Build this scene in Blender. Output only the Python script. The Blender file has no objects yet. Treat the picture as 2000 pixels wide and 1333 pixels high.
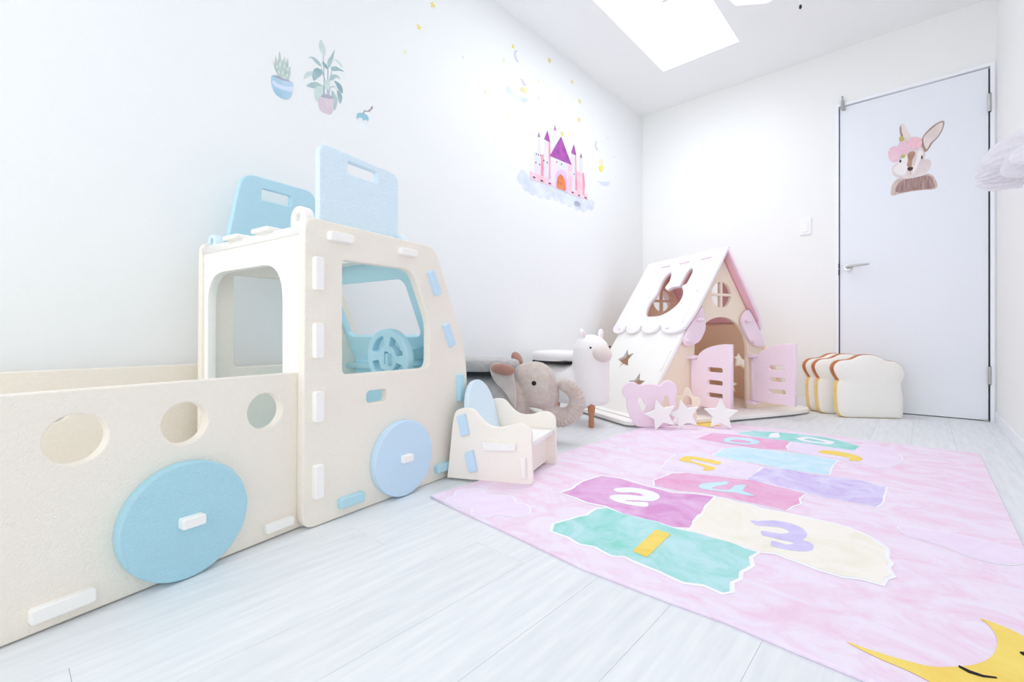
import bpy, bmesh, math, random
from mathutils import Matrix, Vector, noise
random.seed(7)
PI = math.pi
SC = bpy.context.scene
COL = SC.collection

# ---------------------------------------------------------------- camera, world, lights, exposure
cd = bpy.data.cameras.new('camera'); cam = bpy.data.objects.new('camera', cd); COL.objects.link(cam)
cam.location = (0, 0, 0.487)
cam.rotation_euler = (PI/2, 0, math.atan2(805, 897))
cd.sensor_width = 36; cd.lens = 36*897/2000; cd.shift_y = -(666.5-656)/2000; cd.clip_start = .02
SC.camera = cam
SC.view_settings.view_transform = 'Standard'; SC.view_settings.look = 'None'
SC.view_settings.gamma = 1; SC.view_settings.use_curve_mapping = False
SC.view_settings.exposure = -.78
SC.cycles.use_denoising = True
SC.cycles.max_bounces = 14; SC.cycles.diffuse_bounces = 10
SC.cycles.sample_clamp_indirect = 6
W = bpy.data.worlds.new('sky'); SC.world = W; W.use_nodes = True
W.node_tree.nodes['Background'].inputs[0].default_value = (.86, .92, 1, 1)
W.node_tree.nodes['Background'].inputs[1].default_value = 3.2
def area(name, loc, rot, sx, sy, power, col):
    l = bpy.data.lights.new(name, 'AREA'); l.shape = 'RECTANGLE'; l.size = sx; l.size_y = sy
    l.energy = power; l.color = col
    o = bpy.data.objects.new(name, l); COL.objects.link(o); o.location = loc; o.rotation_euler = rot
    return o
# daylight through the rear window and through the skylight
area('window_daylight', (-.80, -1.56, 1.25), (-PI/2, 0, PI), 1.7, 1.7, 20, (.955, .985, 1))
area('skylight_daylight', (-1.144, 2.395, 2.86), (0, 0, 0), .49, 1.56, 30, (.95, .982, 1))

# ---------------------------------------------------------------- materials
def sr(r, g, b):
    f = lambda c: (c/255/12.92) if c/255 <= .04045 else ((c/255+.055)/1.055)**2.4
    return (f(r), f(g), f(b), 1)
MC = {}
def mat(name, rgb, rough=.6, rgb2=None, nscale=8, mix=(.35, .65), bump=0, bscale=120, spec=.3, metal=0,
        stretch=(1, 1, 1), sheen=0, vary=0, trans=0, detail=4, emit=0, distort=0):
    if name in MC: return MC[name]
    m = bpy.data.materials.new(name); m.use_nodes = True; nt = m.node_tree; N = nt.nodes; L = nt.links
    b = N['Principled BSDF']; b.inputs['Roughness'].default_value = rough
    b.inputs['Metallic'].default_value = metal; b.inputs['Specular IOR Level'].default_value = spec
    b.inputs['Base Color'].default_value = sr(*rgb)
    if sheen: b.inputs['Sheen Weight'].default_value = sheen; b.inputs['Sheen Roughness'].default_value = .5
    if emit: b.inputs['Emission Color'].default_value = sr(*rgb); b.inputs['Emission Strength'].default_value = emit
    tc = N.new('ShaderNodeTexCoord'); mp = N.new('ShaderNodeMapping'); mp.inputs['Scale'].default_value = stretch
    L.new(tc.outputs['Object'], mp.inputs['Vector'])
    last = None
    if rgb2:
        n = N.new('ShaderNodeTexNoise'); n.inputs['Scale'].default_value = nscale; n.inputs['Detail'].default_value = detail
        n.inputs['Distortion'].default_value = distort; n.inputs['Roughness'].default_value = .68 if detail > 7 else .5
        L.new(mp.outputs[0], n.inputs['Vector'])
        r = N.new('ShaderNodeValToRGB'); r.color_ramp.elements[0].position = mix[0]; r.color_ramp.elements[1].position = mix[1]
        r.color_ramp.elements[0].color = sr(*rgb); r.color_ramp.elements[1].color = sr(*rgb2)
        L.new(n.outputs['Fac'], r.inputs[0]); last = r.outputs[0]
    if vary:
        oi = N.new('ShaderNodeObjectInfo'); hs = N.new('ShaderNodeHueSaturation'); mr = N.new('ShaderNodeMapRange')
        mr.inputs[3].default_value = 1-vary; mr.inputs[4].default_value = 1
        L.new(oi.outputs['Random'], mr.inputs[0]); L.new(mr.outputs[0], hs.inputs['Value'])
        if last: L.new(last, hs.inputs['Color'])
        else: hs.inputs['Color'].default_value = sr(*rgb)
        last = hs.outputs[0]
    if last: L.new(last, b.inputs['Base Color'])
    if bump:
        n2 = N.new('ShaderNodeTexNoise'); n2.inputs['Scale'].default_value = bscale; n2.inputs['Detail'].default_value = 3
        L.new(mp.outputs[0], n2.inputs['Vector'])
        bp = N.new('ShaderNodeBump'); bp.inputs['Strength'].default_value = bump; bp.inputs['Distance'].default_value = .004
        L.new(n2.outputs['Fac'], bp.inputs['Height']); L.new(bp.outputs[0], b.inputs['Normal'])
    if trans:
        tr = N.new('ShaderNodeBsdfTranslucent'); tr.inputs[0].default_value = sr(*rgb)
        tp = N.new('ShaderNodeBsdfTransparent'); mx = N.new('ShaderNodeMixShader'); mx.inputs[0].default_value = .35
        L.new(b.outputs[0], mx.inputs[1]); L.new(tr.outputs[0], mx.inputs[2])
        mx2 = N.new('ShaderNodeMixShader'); mx2.inputs[0].default_value = trans
        L.new(mx.outputs[0], mx2.inputs[1]); L.new(tp.outputs[0], mx2.inputs[2])
        L.new(mx2.outputs[0], N['Material Output'].inputs[0])
    MC[name] = m
    return m

CREAM = mat('cream_foam', (248, 240, 228), .55, bump=.5, bscale=230)
CHC = mat('chair_cream_foam', (252, 244, 234), .55, bump=.25, bscale=260)
WHB = mat('wheel_blue_foam', (178, 221, 235), .55, bump=.6, bscale=230)
CREAM2 = mat('white_cream_foam', (253, 250, 246), .55, bump=.25, bscale=260)
BLUE = mat('light_blue_foam', (190, 228, 242), .55, bump=.45, bscale=260)
PALE = mat('pale_blue_foam', (226, 243, 254), .55, bump=.9, bscale=170)
LILAC = mat('powder_blue_foam', (206, 230, 249), .55, bump=.3, bscale=260)
TEAL = mat('cab_blue_foam', (192, 230, 241), .55, bump=.3, bscale=260)
PINK = mat('pink_foam', (251, 230, 242), .55, bump=.25, bscale=260)
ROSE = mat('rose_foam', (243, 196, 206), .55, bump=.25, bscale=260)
ROOFW = mat('roof_white_foam', (253, 248, 253), .55, bump=.2, bscale=260)
WALLM = mat('woven_wallpaper', (244, 245, 245), .8, bump=.16, bscale=90, stretch=(1, 1, 5), spec=.15)
WALLB = mat('back_wallpaper', (247, 247, 245), .8, bump=.2, bscale=60, spec=.15)
CEIL = mat('ceiling_paper', (248, 249, 248), .85, bump=.1, bscale=90, spec=.1)
DOORM = mat('door_white', (241, 244, 250), .4, spec=.4)
FRAMEM = mat('frame_white', (250, 251, 255), .4, spec=.4)
GAP = mat('door_gap_dark', (96, 96, 104), .8)
STEEL = mat('satin_steel', (190, 190, 188), .3, metal=1)
DARK = mat('dark_plastic_and_gap_shade', (45, 42, 40), .35)  # dark plastic fittings; also the painted shade in the stool lid gaps
FLOORM = mat('whitewashed_wood', (239, 241, 243), .42, (225, 228, 232), 7, (.3, .8), bump=.06, bscale=90,
             stretch=(9, .9, 1), spec=.35, vary=.035, detail=6)
GROUT = mat('plank_seam', (230, 231, 235), .7)

# ---------------------------------------------------------------- outline helpers (all sizes in metres)
def sm(pts, n=5):
    out = []; k = len(pts)
    for i in range(k):
        p0, p1, p2, p3 = [Vector(pts[(i+j) % k]).to_2d() for j in (-1, 0, 1, 2)]
        for q in range(n):
            t = q/n
            out.append(tuple(.5*((2*p1)+(p2-p0)*t+(2*p0-5*p1+4*p2-p3)*t*t+(3*p1-p0-3*p2+p3)*t**3)))
    return out
def rp(pts, r, n=5):
    """polygon with rounded corners; r a number or one per corner"""
    out = []; k = len(pts)
    for i in range(k):
        p = Vector(pts[i]); a = Vector(pts[i-1])-p; b = Vector(pts[(i+1) % k])-p
        rr = r[i] if isinstance(r, (list, tuple)) else r
        d = min(rr, a.length*.48, b.length*.48)
        if d <= 1e-6: out.append(tuple(p)); continue
        A = p+a.normalized()*d; B = p+b.normalized()*d
        for q in range(n+1):
            t = q/n; out.append(tuple((1-t)**2*A+2*t*(1-t)*p+t*t*B))
    return out
def rect(x0, y0, x1, y1, r=0, n=4):
    p = [(x0, y0), (x1, y0), (x1, y1), (x0, y1)]
    return rp(p, r, n) if r else p
def circ(x, y, r, n=32, ry=None, a0=0, a1=2*PI):
    ry = ry or r; m = n if abs(a1-a0-2*PI) < 1e-6 else n-1
    return [(x+r*math.cos(a0+(a1-a0)*i/m), y+ry*math.sin(a0+(a1-a0)*i/m)) for i in range(n)]
def star(x, y, R, r=None, rot=PI/2, n=5, rnd=0):
    r = r or R*.42
    p = [(x+(R if i % 2 == 0 else r)*math.cos(rot+i*PI/n), y+(R if i % 2 == 0 else r)*math.sin(rot+i*PI/n)) for i in range(2*n)]
    return rp(p, rnd, 3) if rnd else p
def shift(pts, dx, dy): return [(x+dx, y+dy) for x, y in pts]

# ---------------------------------------------------------------- frames and linking
def frame(O, U, V):
    U = Vector(U).normalized(); V = Vector(V); V = (V-U*V.dot(U)).normalized(); Nn = U.cross(V)
    M = Matrix((U, V, Nn)).transposed().to_4x4(); M.translation = Vector(O)
    return M
Z = (0, 0, 1)
def place(o, M, parent=None):
    if parent is not None:
        o.parent = parent; o.matrix_basis = parent_world(parent).inverted() @ M
    else: o.matrix_basis = M
PW = {}
def parent_world(p):
    M = p.matrix_basis.copy()
    return parent_world(p.parent) @ M if p.parent else M
def link(name, me, m, M=Matrix.Identity(4), parent=None):
    if m is not None and not me.materials:
        for mm in (m if isinstance(m, (list, tuple)) else [m]): me.materials.append(mm)
    o = bpy.data.objects.new(name, me); COL.objects.link(o); place(o, M, parent)
    return o
def tag(o, label=None, cat=None, group=None, kind=None):
    if label: o['label'] = label
    if cat: o['category'] = cat
    if group: o['group'] = group
    if kind: o['kind'] = kind
    return o
def thing(name, label, cat, loc, group=None, kind=None):
    o = bpy.data.objects.new(name, None); COL.objects.link(o); o.location = loc; o.empty_display_size = .05
    return tag(o, label, cat, group, kind)

def slab_mesh(name, outline, holes=(), th=.02, bev=.0015, bres=1):
    cu = bpy.data.curves.new(name, 'CURVE'); cu.dimensions = '2D'; cu.fill_mode = 'BOTH'
    b = min(bev, th*.45); cu.bevel_depth = b; cu.offset = -b; cu.bevel_resolution = bres
    cu.extrude = max(th/2-b, 0)
    for P in [outline]+list(holes):
        s = cu.splines.new('POLY'); s.points.add(len(P)-1); s.use_cyclic_u = True
        for i, p in enumerate(P): s.points[i].co = (p[0], p[1], 0, 1)
    o = bpy.data.objects.new(name, cu)
    me = bpy.data.meshes.new_from_object(o)
    bpy.data.objects.remove(o); bpy.data.curves.remove(cu)
    me.name = name; me.materials.clear()
    me.transform(Matrix.Translation((0, 0, -th/2)))     # top face at z = 0, body behind it
    return me
def slab(name, outline, holes, th, m, M, parent=None, off=0, bev=.0015, bres=1):
    me = slab_mesh(name, outline, holes, th, bev, bres)
    return link(name, me, m, M @ Matrix.Translation((0, 0, off)), parent)
FC = [0]
def flat(name, outline, m, M, parent=None, off=.0006, holes=(), th=.0003):
    FC[0] = (FC[0]+1) % 9; off += FC[0]*.00004
    return slab(name, outline, holes, th, m, M, parent, off, bev=0)

def boxm(name, x0, y0, z0, x1, y1, z1, bev=0, seg=2):
    bm = bmesh.new(); bmesh.ops.create_cube(bm, size=1)
    for v in bm.verts: v.co = Vector(((x0+x1)/2+v.co.x*(x1-x0), (y0+y1)/2+v.co.y*(y1-y0), (z0+z1)/2+v.co.z*(z1-z0)))
    if bev: bmesh.ops.bevel(bm, geom=bm.edges[:], offset=bev, segments=seg, affect='EDGES', clamp_overlap=True)
    me = bpy.data.meshes.new(name); bm.to_mesh(me); bm.free()
    return me
def box(name, a, b, m, M=Matrix.Identity(4), parent=None, bev=0, seg=2):
    return link(name, boxm(name, *a, *b, bev, seg), m, M, parent)
def smooth(me, on=True):
    for p in me.polygons: p.use_smooth = on
def loft_bm(bm, path, rad, seg=24, close=True, ref=(0, 0, 1), sq=1.0):
    """tube along path; rad number or (a,b) per point, b along ref"""
    rings = []; k = len(path); P = [Vector(p) for p in path]
    for i in range(k):
        t = (P[min(i+1, k-1)]-P[max(i-1, 0)]).normalized()
        r = Vector(ref); s = t.cross(r)
        if s.length < .05: s = t.cross(Vector((1, 0, 0)))
        s.normalize(); u = s.cross(t).normalized()
        a, b = (rad[i] if isinstance(rad[i], (tuple, list)) else (rad[i], rad[i]))
        rings.append([bm.verts.new(P[i]+s*a*math.cos(2*PI*j/seg)+u*b*math.sin(2*PI*j/seg)) for j in range(seg)])
    for i in range(k-1):
        for j in range(seg):
            bm.faces.new((rings[i][j], rings[i][(j+1) % seg], rings[i+1][(j+1) % seg], rings[i+1][j]))
    if close:
        bm.faces.new(rings[0][::-1]); bm.faces.new(rings[-1])
def ell_bm(bm, c, r, M=None, seg=32):
    T = Matrix.Translation(Vector(c)) @ (M or Matrix.Identity(4)) @ Matrix.Diagonal((r[0], r[1], r[2], 1))
    bmesh.ops.create_uvsphere(bm, u_segments=seg, v_segments=seg//2, radius=1, matrix=T)
def bm_mesh(bm, name, sm_=True):
    bmesh.ops.recalc_face_normals(bm, faces=bm.faces)
    me = bpy.data.meshes.new(name); bm.to_mesh(me); bm.free(); smooth(me, sm_)
    return me
def fuse(me, voxel=.006, smo=6, fac=.5):
    o = bpy.data.objects.new('tmp', me); COL.objects.link(o)
    r = o.modifiers.new('r', 'REMESH'); r.mode = 'VOXEL'; r.voxel_size = voxel; r.use_smooth_shade = True
    s = o.modifiers.new('s', 'SMOOTH'); s.iterations = smo; s.factor = fac
    dg = bpy.context.evaluated_depsgraph_get()
    out = bpy.data.meshes.new_from_object(o.evaluated_get(dg)); out.name = me.name
    bpy.data.objects.remove(o); smooth(out)
    return out

# ================================================================= THE ROOM
XL, XR, YB, YR, HC = -1.82, .3035, 3.73, -1.6, 2.39
f_root = thing('floor', 'whitewashed wood-look plank floor of pale grey-white boards', None, (0, 0, 0), kind='structure')
box('subfloor', (XL-.1, YR-.1, -.06), (XR+.1, YB+.1, -.004), GROUT, parent=f_root)
pw, pl = .148, 1.21
nx = int((XR-XL)/pw)+2; meshes = {}
for i in range(nx):
    x0 = XL+i*pw; x1 = min(x0+pw-.0004, XR)
    if x0 >= XR-.002: break
    y = YR-((i*.437) % 1)*pl
    while y < YB:
        a, b = max(y, YR), min(y+pl-.0004, YB)
        if b-a > .02:
            key = (round(x1-x0, 3), round(b-a, 3))
            if key not in meshes: meshes[key] = boxm('plank', 0, 0, -.004, x1-x0, b-a, 0, .00025, 1)
            link('plank', meshes[key], FLOORM, Matrix.Translation((x0, a, 0)), f_root)
        y += pl
M_wall = frame((XL, 0, 0), (0, 1, 0), Z)       # left wall, u = y, v = z
M_back = frame((0, YB, 0), (1, 0, 0), Z)       # back wall, u = x, v = z
tag(box('wall_left', (XL-.1, YR-.1, -.06), (XL, YB+.1, HC+.1), WALLM), 'white woven-texture papered wall on the left behind the truck', kind='structure')
DX0, DX1, DH = -.4195, .2735, 2.004
tag(slab('wall_back', rect(XL, 0, XR, HC), [rect(DX0-.022, -.001+.002, DX1+.022, DH+.022)], .1, WALLB, M_back, bev=0), 'white back wall with the door in it', kind='structure')
tag(box('wall_right', (XR, YR-.1, -.06), (XR+.1, YB+.1, HC+.1), WALLB), 'white wall at the right edge beside the door', kind='structure')
M_rear = frame((0, YR, 0), (-1, 0, 0), Z)
tag(slab('wall_rear', rect(-XR, 0, -XL, HC), [rect(-.10, .30, 1.70, 2.15)], .1, WALLB, M_rear, bev=0), 'white rear wall with a large window, behind the viewpoint', kind='structure')
M_ceil = frame((0, 0, HC), (1, 0, 0), (0, -1, 0))   # faces down
tag(slab('ceiling', rect(XL, -YB, XR, -YR), [rect(-1.398, -3.19, -.890, -1.60)], .10, CEIL, M_ceil, bev=0), 'white ceiling with a rectangular skylight opening', kind='structure')
# skylight
sk = thing('window_1', 'rectangular skylight, blown-out white with daylight', None, (-1.144, 2.395, HC), kind='structure')
for nm, a, b in (('reveal', (-1.43, 1.57, HC+.1), (-1.398, 3.22, HC+.55)), ('reveal', (-.89, 1.57, HC+.1), (-.858, 3.22, HC+.55)),
                 ('reveal', (-1.398, 3.19, HC+.1), (-.89, 3.22, HC+.55)), ('reveal', (-1.398, 1.57, HC+.1), (-.89, 1.60, HC+.55))):
    box(nm, a, b, FRAMEM, parent=sk)
GLASS = mat('pane_glass', (255, 255, 255), .02, spec=.5)
GLASS.node_tree.nodes['Principled BSDF'].inputs['Transmission Weight'].default_value = 1
GLASS.node_tree.nodes['Principled BSDF'].inputs['IOR'].default_value = 1.03
box('pane', (-1.398, 1.60, HC+.50), (-.89, 3.19, HC+.506), GLASS, parent=sk)
# rear window
rw = thing('window_2', 'large rear window behind the viewpoint', None, (-.8, YR, 1.2), kind='structure')
for a, b in (((-1.70, YR-.07, .30), (-1.66, YR-.03, 2.15)), ((.06, YR-.07, .30), (.10, YR-.03, 2.15)),
             ((-1.66, YR-.07, .30), (.06, YR-.03, .34)), ((-1.66, YR-.07, 2.11), (.06, YR-.03, 2.15)), ((-.82, YR-.07, .34), (-.78, YR-.03, 2.11))):
    box('window_frame', a, b, FRAMEM, parent=rw)
box('pane', (-1.66, YR-.055, .34), (-.82, YR-.050, 2.11), GLASS, parent=rw)
box('pane', (-.78, YR-.055, .34), (.06, YR-.050, 2.11), GLASS, parent=rw)
# skirting boards
tag(box('baseboard_left', (XL, YR, 0), (XL+.008, YB, .06), FRAMEM, bev=.002), 'white skirting board along the left wall', kind='structure')
tag(box('baseboard_right', (XR-.008, YR, 0), (XR, YB-.02, .06), FRAMEM, bev=.002), 'white skirting board along the right wall', kind='structure')
tag(box('baseboard_back', (XL+.01, YB-.008, 0), (DX0-.03, YB, .06), FRAMEM, bev=.002), 'white skirting board along the back wall left of the door', kind='structure')
# door
dr = thing('door_1', 'flat white door with a lever handle and a rabbit sticker', None, ((DX0+DX1)/2, YB, 0), kind='structure')
fo = [(DX0-.022, 0), (DX0-.022, DH+.022), (DX1+.022, DH+.022), (DX1+.022, 0), (DX1+.004, 0), (DX1+.004, DH+.004), (DX0-.004, DH+.004), (DX0-.004, 0)]
slab('door_frame', fo, [], .11, FRAMEM, M_back, dr, off=.010, bev=.001)
box('door_gap', (DX0-.004, YB+.035, -.002), (DX1+.004, YB+.09, DH+.004), GAP, parent=dr)
box('door_leaf', (DX0+.0025, YB+.002, .007), (DX1-.003, YB+.034, DH-.002), DOORM, parent=dr, bev=.0015)
for zz in (1.80, .262):
    h_ = thing_h = None
    bm = bmesh.new(); loft_bm(bm, [(DX1+.001, YB-.010, zz-.050), (DX1+.001, YB-.010, zz+.050)], [.0075, .0075], 16)
    hg = link('hinge', bm_mesh(bm, 'hinge', False), STEEL, parent=dr)
    bm = bmesh.new(); loft_bm(bm, [(DX1+.001, YB-.010, zz-.054), (DX1+.001, YB-.010, zz-.050)], [.005, .006], 12)
    loft_bm(bm, [(DX1+.001, YB-.010, zz+.050), (DX1+.001, YB-.010, zz+.054)], [.006, .005], 12)
    link('hinge_cap', bm_mesh(bm, 'hinge_cap', False), DARK, parent=hg)
bm = bmesh.new(); loft_bm(bm, [(-.3735, YB+.002, .937), (-.3735, YB-.007, .937)], [.024, .023], 28)
rose = link('handle_rose', bm_mesh(bm, 'handle_rose', False), STEEL, parent=dr)
bm = bmesh.new(); loft_bm(bm, [(-.3735, YB-.006, .937), (-.3735, YB-.040, .937), (-.3735, YB-.052, .9375)], [.010, .010, .009], 20)
loft_bm(bm, [(-.379, YB-.047, .9375), (-.33, YB-.047, .940), (-.262, YB-.045, .943), (-.258, YB-.045, .943)], [(.008, .009), (.007, .008), (.006, .005), (.003, .003)], 20)
link('door_handle', fuse(bm_mesh(bm, 'door_handle'), .0025, 3), STEEL, parent=dr)
box('strike_plate', (DX0-.005, YB-.0105, .89), (DX0-.0015, YB-.002, .925), DARK, parent=dr)
box('strike_plate', (DX0-.005, YB-.0105, .935), (DX0-.0015, YB-.002, .965), DARK, parent=dr)
box('floor_catch', (DX1-.022, YB-.012, .0), (DX1-.002, YB, .012), STEEL, parent=dr, bev=.003)
# small catch clipped over the top of the door
t = thing('door_top_latch', 'small grey latch fixed at the top left corner of the white door frame', 'latch', (-.40, YB-.012, 2.0))
CAT = mat('latch_grey', (178, 180, 176), .4)
box('body', (-.409, YB-.024, 1.985), (-.391, YB-.010, 2.045), CAT, parent=t, bev=.004)
bm = bmesh.new(); loft_bm(bm, [(-.402, YB-.017, 2.04), (-.402, YB-.017, 2.062)], [.004, .004], 12); ell_bm(bm, (-.402, YB-.017, 2.064), (.006, .006, .006), seg=12)
link('pin', bm_mesh(bm, 'pin'), STEEL, parent=t)
box('foot', (-.407, YB-.030, 1.978), (-.385, YB-.0, 1.987), CAT, parent=t, bev=.003)
# switch
sw = thing('light_switch', 'white rocker light switch plate on the back wall left of the door', 'light switch', (-.56, YB-.004, 1.11))
SWP = [(-0.6468,1.3060),(-0.5771,1.3047),(-0.5771,1.1848),(-0.6468,1.1844)]
x0 = SWP[0][0]; x1 = SWP[1][0]; z1 = SWP[1][1]; z0 = SWP[2][1]
box('plate', (x0, YB-.009, z0), (x1, YB, z1), FRAMEM, parent=sw, bev=.003)
rk = box('rocker', (x0+.018, YB-.013, z0+.020), (x1-.018, YB-.008, z1-.020), CREAM2, parent=sw, bev=.002)

# ================================================================= TOY TRUCK
MCAB = frame((-1.1495, .5353, 0), (-.1426, .9898, 0), Z)   # u along the truck, v up, n towards the room
MBED = frame((-1.0655, 0, 0), (-.2096, .9778, 0), Z)
truck = thing('toy_truck', 'large cream and blue foam play truck with open bed against the left wall', 'toy truck', (-1.40, .45, 0))
side = rp([(-.032, .012), (-.032, .785), (.425, .783), (.455, .765), (.598, .41), (.610, .0), (.06, .0)], [.03, .03, .03, .02, .08, .03, .0], 6)
side = rp([(-.036, .002), (-.030, .786), (.437, .782), (.602, .42), (.610, .001)], [.035, .035, .035, .1, .03], 7)
winh = rp([(.079, .381), (.408, .381), (.410, .53), (.335, .694), (.079, .690)], [.018, .03, .03, .04, .012], 6)
slot = rect(.158, .294, .234, .330, .014)
slab('side_panel', side, [winh, slot], .028, CREAM, MCAB, truck, bev=.004, bres=3)
slab('side_panel', side, [[(x-.012 if x < .2 else x, z) for x, z in winh]], .024, CREAM, MCAB, truck, off=-.560, bev=.004, bres=3)
def across(s, z=0, lean=None):   # frame standing across the truck: u from the room side to the wall, v up
    O = MCAB @ Vector((s, z, 0)); U = -(MCAB.to_3x3() @ Vector((0, 0, 1)))
    V = Vector(Z) if lean is None else MCAB.to_3x3() @ Vector(lean)
    return frame(O, U, V)
# rear panel of the cab with its arched window
MR = across(.0)
slab('rear_panel', rect(.028, .002, .560, .748), [rp([(.112, .12), (.535, .12), (.535, .680), (.112, .680)], [.03, .03, .10, .10], 8)], .024, CREAM2, MR, truck, bev=.0015)
# roof with a row of shallow bumps at the back edge
MRF = frame(MCAB @ Vector((0, .764, 0)), MCAB.to_3x3() @ Vector((1, 0, 0)), MCAB.to_3x3() @ Vector((0, 0, -1)))
MRF = frame(MCAB @ Vector((0, .766, 0)), -(MCAB.to_3x3() @ Vector((0, 0, 1))), MCAB.to_3x3() @ Vector((-1, 0, 0)))
# MRF: u towards the wall, v towards the rear, n up
slab('roof_panel', rect(.028, -.43, .560, .030), [rect(.085, -.335, .51, -.055, .01)], .022, CREAM2, MRF, truck, bev=.002)
for u in (.14, .30):
    slab('roof_tab', rp([(u, 0), (u+.085, 0), (u+.085, .012), (u, .012)], .008), [], .06, CREAM2, across(.012, .764), truck, bev=.001)
slab('roof_lip', rp([(.03, 0), (.56, 0), (.545, .004), (.045, .004)], .002), [], .02, CREAM2, across(.03, .766), truck, bev=.0005)
# hatch covers on the roof
hv = MCAB.to_3x3()
MF1 = MCAB @ Matrix.Translation((0, 0, -.060))
slab('roof_flap', rp([(.050, .762), (.050, 1.012), (.330, 1.002), (.330, .762)], [.01, .03, .03, .01], 6), [rect(.140, .952, .246, .988, .006)], .022, PALE, MF1, truck, bev=.003, bres=2)
o2 = hv @ Vector((0, 0, 1))
MF2 = frame(MCAB @ Vector((0, .78, -.535)), hv @ Vector((1, 0, 0)), Vector(Z)*.99+o2*.10)
fl2 = rp([(.030, -.012), (.070, .246), (.335, .246), (.340, -.012)], [.01, .045, .045, .01], 7)
slab('roof_flap', fl2, [rect(.135, .172, .240, .210, .008)], .022, BLUE, MF2, truck, bev=.003, bres=2)
def ring(s, l, m, r=.032):
    Mx = across(s, .768)
    slab('hinge_loop', [(l-r, -.010)]+[(l+r*math.cos(a), .016+r*math.sin(a)) for a in [PI-i*PI/14 for i in range(15)]]+[(l+r, -.010)],
         [circ(l+.001, .019, .012, 14)], .028, m, Mx, truck, bev=.003)
ring(.0, .036, CREAM2); ring(.348, .060, PALE, .028); ring(.02, .548, PALE, .026); ring(.352, .548, PALE, .026)
# windscreen (sloped) and front panel
sl = Vector((.437-.602, .782-.42, 0)).normalized()
nrm = Vector((-sl.y, sl.x, 0))
p0 = Vector((.566, .405, 0))
MWS = frame(MCAB @ p0, -(hv @ Vector((0, 0, 1))), hv @ sl)
wl = .385
slab('windscreen_panel', rect(.028, -.01, .560, wl), [rect(.128, .095, .545, .316, .035, 7)], .024, TEAL, MWS, truck, bev=.002)
slab('front_panel', rect(.028, .004, .560, .395), [circ(.17, .30, .012, 16)], .024, TEAL, across(.572), truck, bev=.002)
slab('dashboard', rect(.028, 0, .560, .05), [], .02, TEAL, frame(MCAB @ Vector((.555, .375, 0)), -(hv @ Vector((0, 0, 1))), hv @ Vector((-1, 0, 0))), truck, bev=.002)
slab('cab_floor', rect(.028, -.55, .560, -.02), [], .02, TEAL, frame(MCAB @ Vector((0, .055, 0)), -(hv @ Vector((0, 0, 1))), hv @ Vector((-1, 0, 0))), truck, bev=.002)
# steering wheel
SWM = across(.40, .412, (-.10, .995, 0))
SWM = SWM @ Matrix.Translation((.160, 0, 0)) @ Matrix.Rotation(.08, 4, 'Z')
holes = []
for k in range(4):
    a0 = k*PI/2+.24; a1 = (k+1)*PI/2-.24
    holes.append([(.078*math.cos(a0+(a1-a0)*i/8), .078*math.sin(a0+(a1-a0)*i/8)) for i in range(9)] + [(.045*math.cos(a1-(a1-a0)*i/8), .045*math.sin(a1-(a1-a0)*i/8)) for i in range(9)])
# face towards the rear: across frame normal points to the rear for this orientation
sws = slab('steering_wheel', circ(0, 0, .100, 48), [rp(h, .004, 3) for h in holes]+[rect(-.006, -.022, .014, .022, .003)], .030, BLUE, SWM, truck, bev=.003, bres=2)
box('steering_hub', (-.022, -.020, -.045), (-.006, .020, .006), BLUE, SWM, sws, bev=.003)
box('steering_column', (-.022, -.022, .0), (.022, .022, .150), TEAL, SWM, truck, bev=.003)
# tabs on the near side panel
def tab(pts, m, th=.014, M=MCAB, r=.006, base=0, parent=truck):
    return slab('tab', rp(pts, r, 3), [], th+.006, m, M, parent, off=th+base, bev=.003, bres=2)
for z0, z1 in ((.602, .687), (.430, .519), (.268, .346), (.074, .159)):
    tab([(-.010, z0), (.016, z0), (.016, z1), (-.010, z1)], CREAM2)
tab([(.031, .735), (.104, .735), (.104, .759), (.031, .759)], CREAM2, .018)
tab([(.274, .733), (.343, .733), (.343, .755), (.274, .755)], CREAM2, .016)
tab([(.063, .028), (.141, .028), (.141, .054), (.063, .054)], BLUE, .016)
tab([(.431, .030), (.500, .030), (.500, .056), (.431, .056)], BLUE, .018)
for cx_, cz_ in ((.424, .661), (.497, .489)):
    c_ = Vector((cx_, cz_)); s2 = Vector((sl.x, sl.y)); n2 = Vector((s2.y, -s2.x))
    tab([tuple(c_+s2*a+n2*b) for a, b in ((-.042, -.012), (-.042, .012), (.042, .012), (.042, -.012))], LILAC, .016)
tab([(.545, .255), (.570, .255), (.570, .350), (.545, .350)], BLUE, .016)
# truck bed
hol = [circ(.090, .309, .0435, 36), circ(.258, .309, .0425, 36), circ(.427, .309, .0425, 36)]
slab('bed_side', rect(-.42, .003, .530, .394, .004), hol+[circ(-.078, .309, .043, 36), circ(-.246, .309, .043, 36)], .026, CREAM, MBED, truck, bev=.003, bres=2)
MBF = frame((-1.732, 0, 0), (-.0950, .9955, 0), Z)
slab('bed_side', rect(-.42, .003, .440, .394, .004), [circ(-.078, .290, .040, 36), circ(.090, .290, .040, 36), circ(.258, .290, .040, 36), circ(.40, .290, .020, 24)][:3], .024, CREAM, MBF, truck, bev=.003, bres=2)
MFL = frame((-1.10, 0, .075), (-.2096, .9778, 0), (-.9778, -.2096, 0))
slab('bed_floor', [(-.40, .0), (.50, .0), (.50, .56), (-.40, .60)], [], .022, CREAM, MFL, truck, bev=.001)
MT = frame(MBED @ Vector((-.40, 0, 0)), (-.9778, -.2096, 0), Z)
slab('tailgate', rect(.02, .004, .655, .30), [], .024, CREAM2, MT, truck, bev=.002)
tab([(.030, .022), (.113, .022), (.113, .047), (.030, .047)], CREAM2, .014, MBED)
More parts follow.
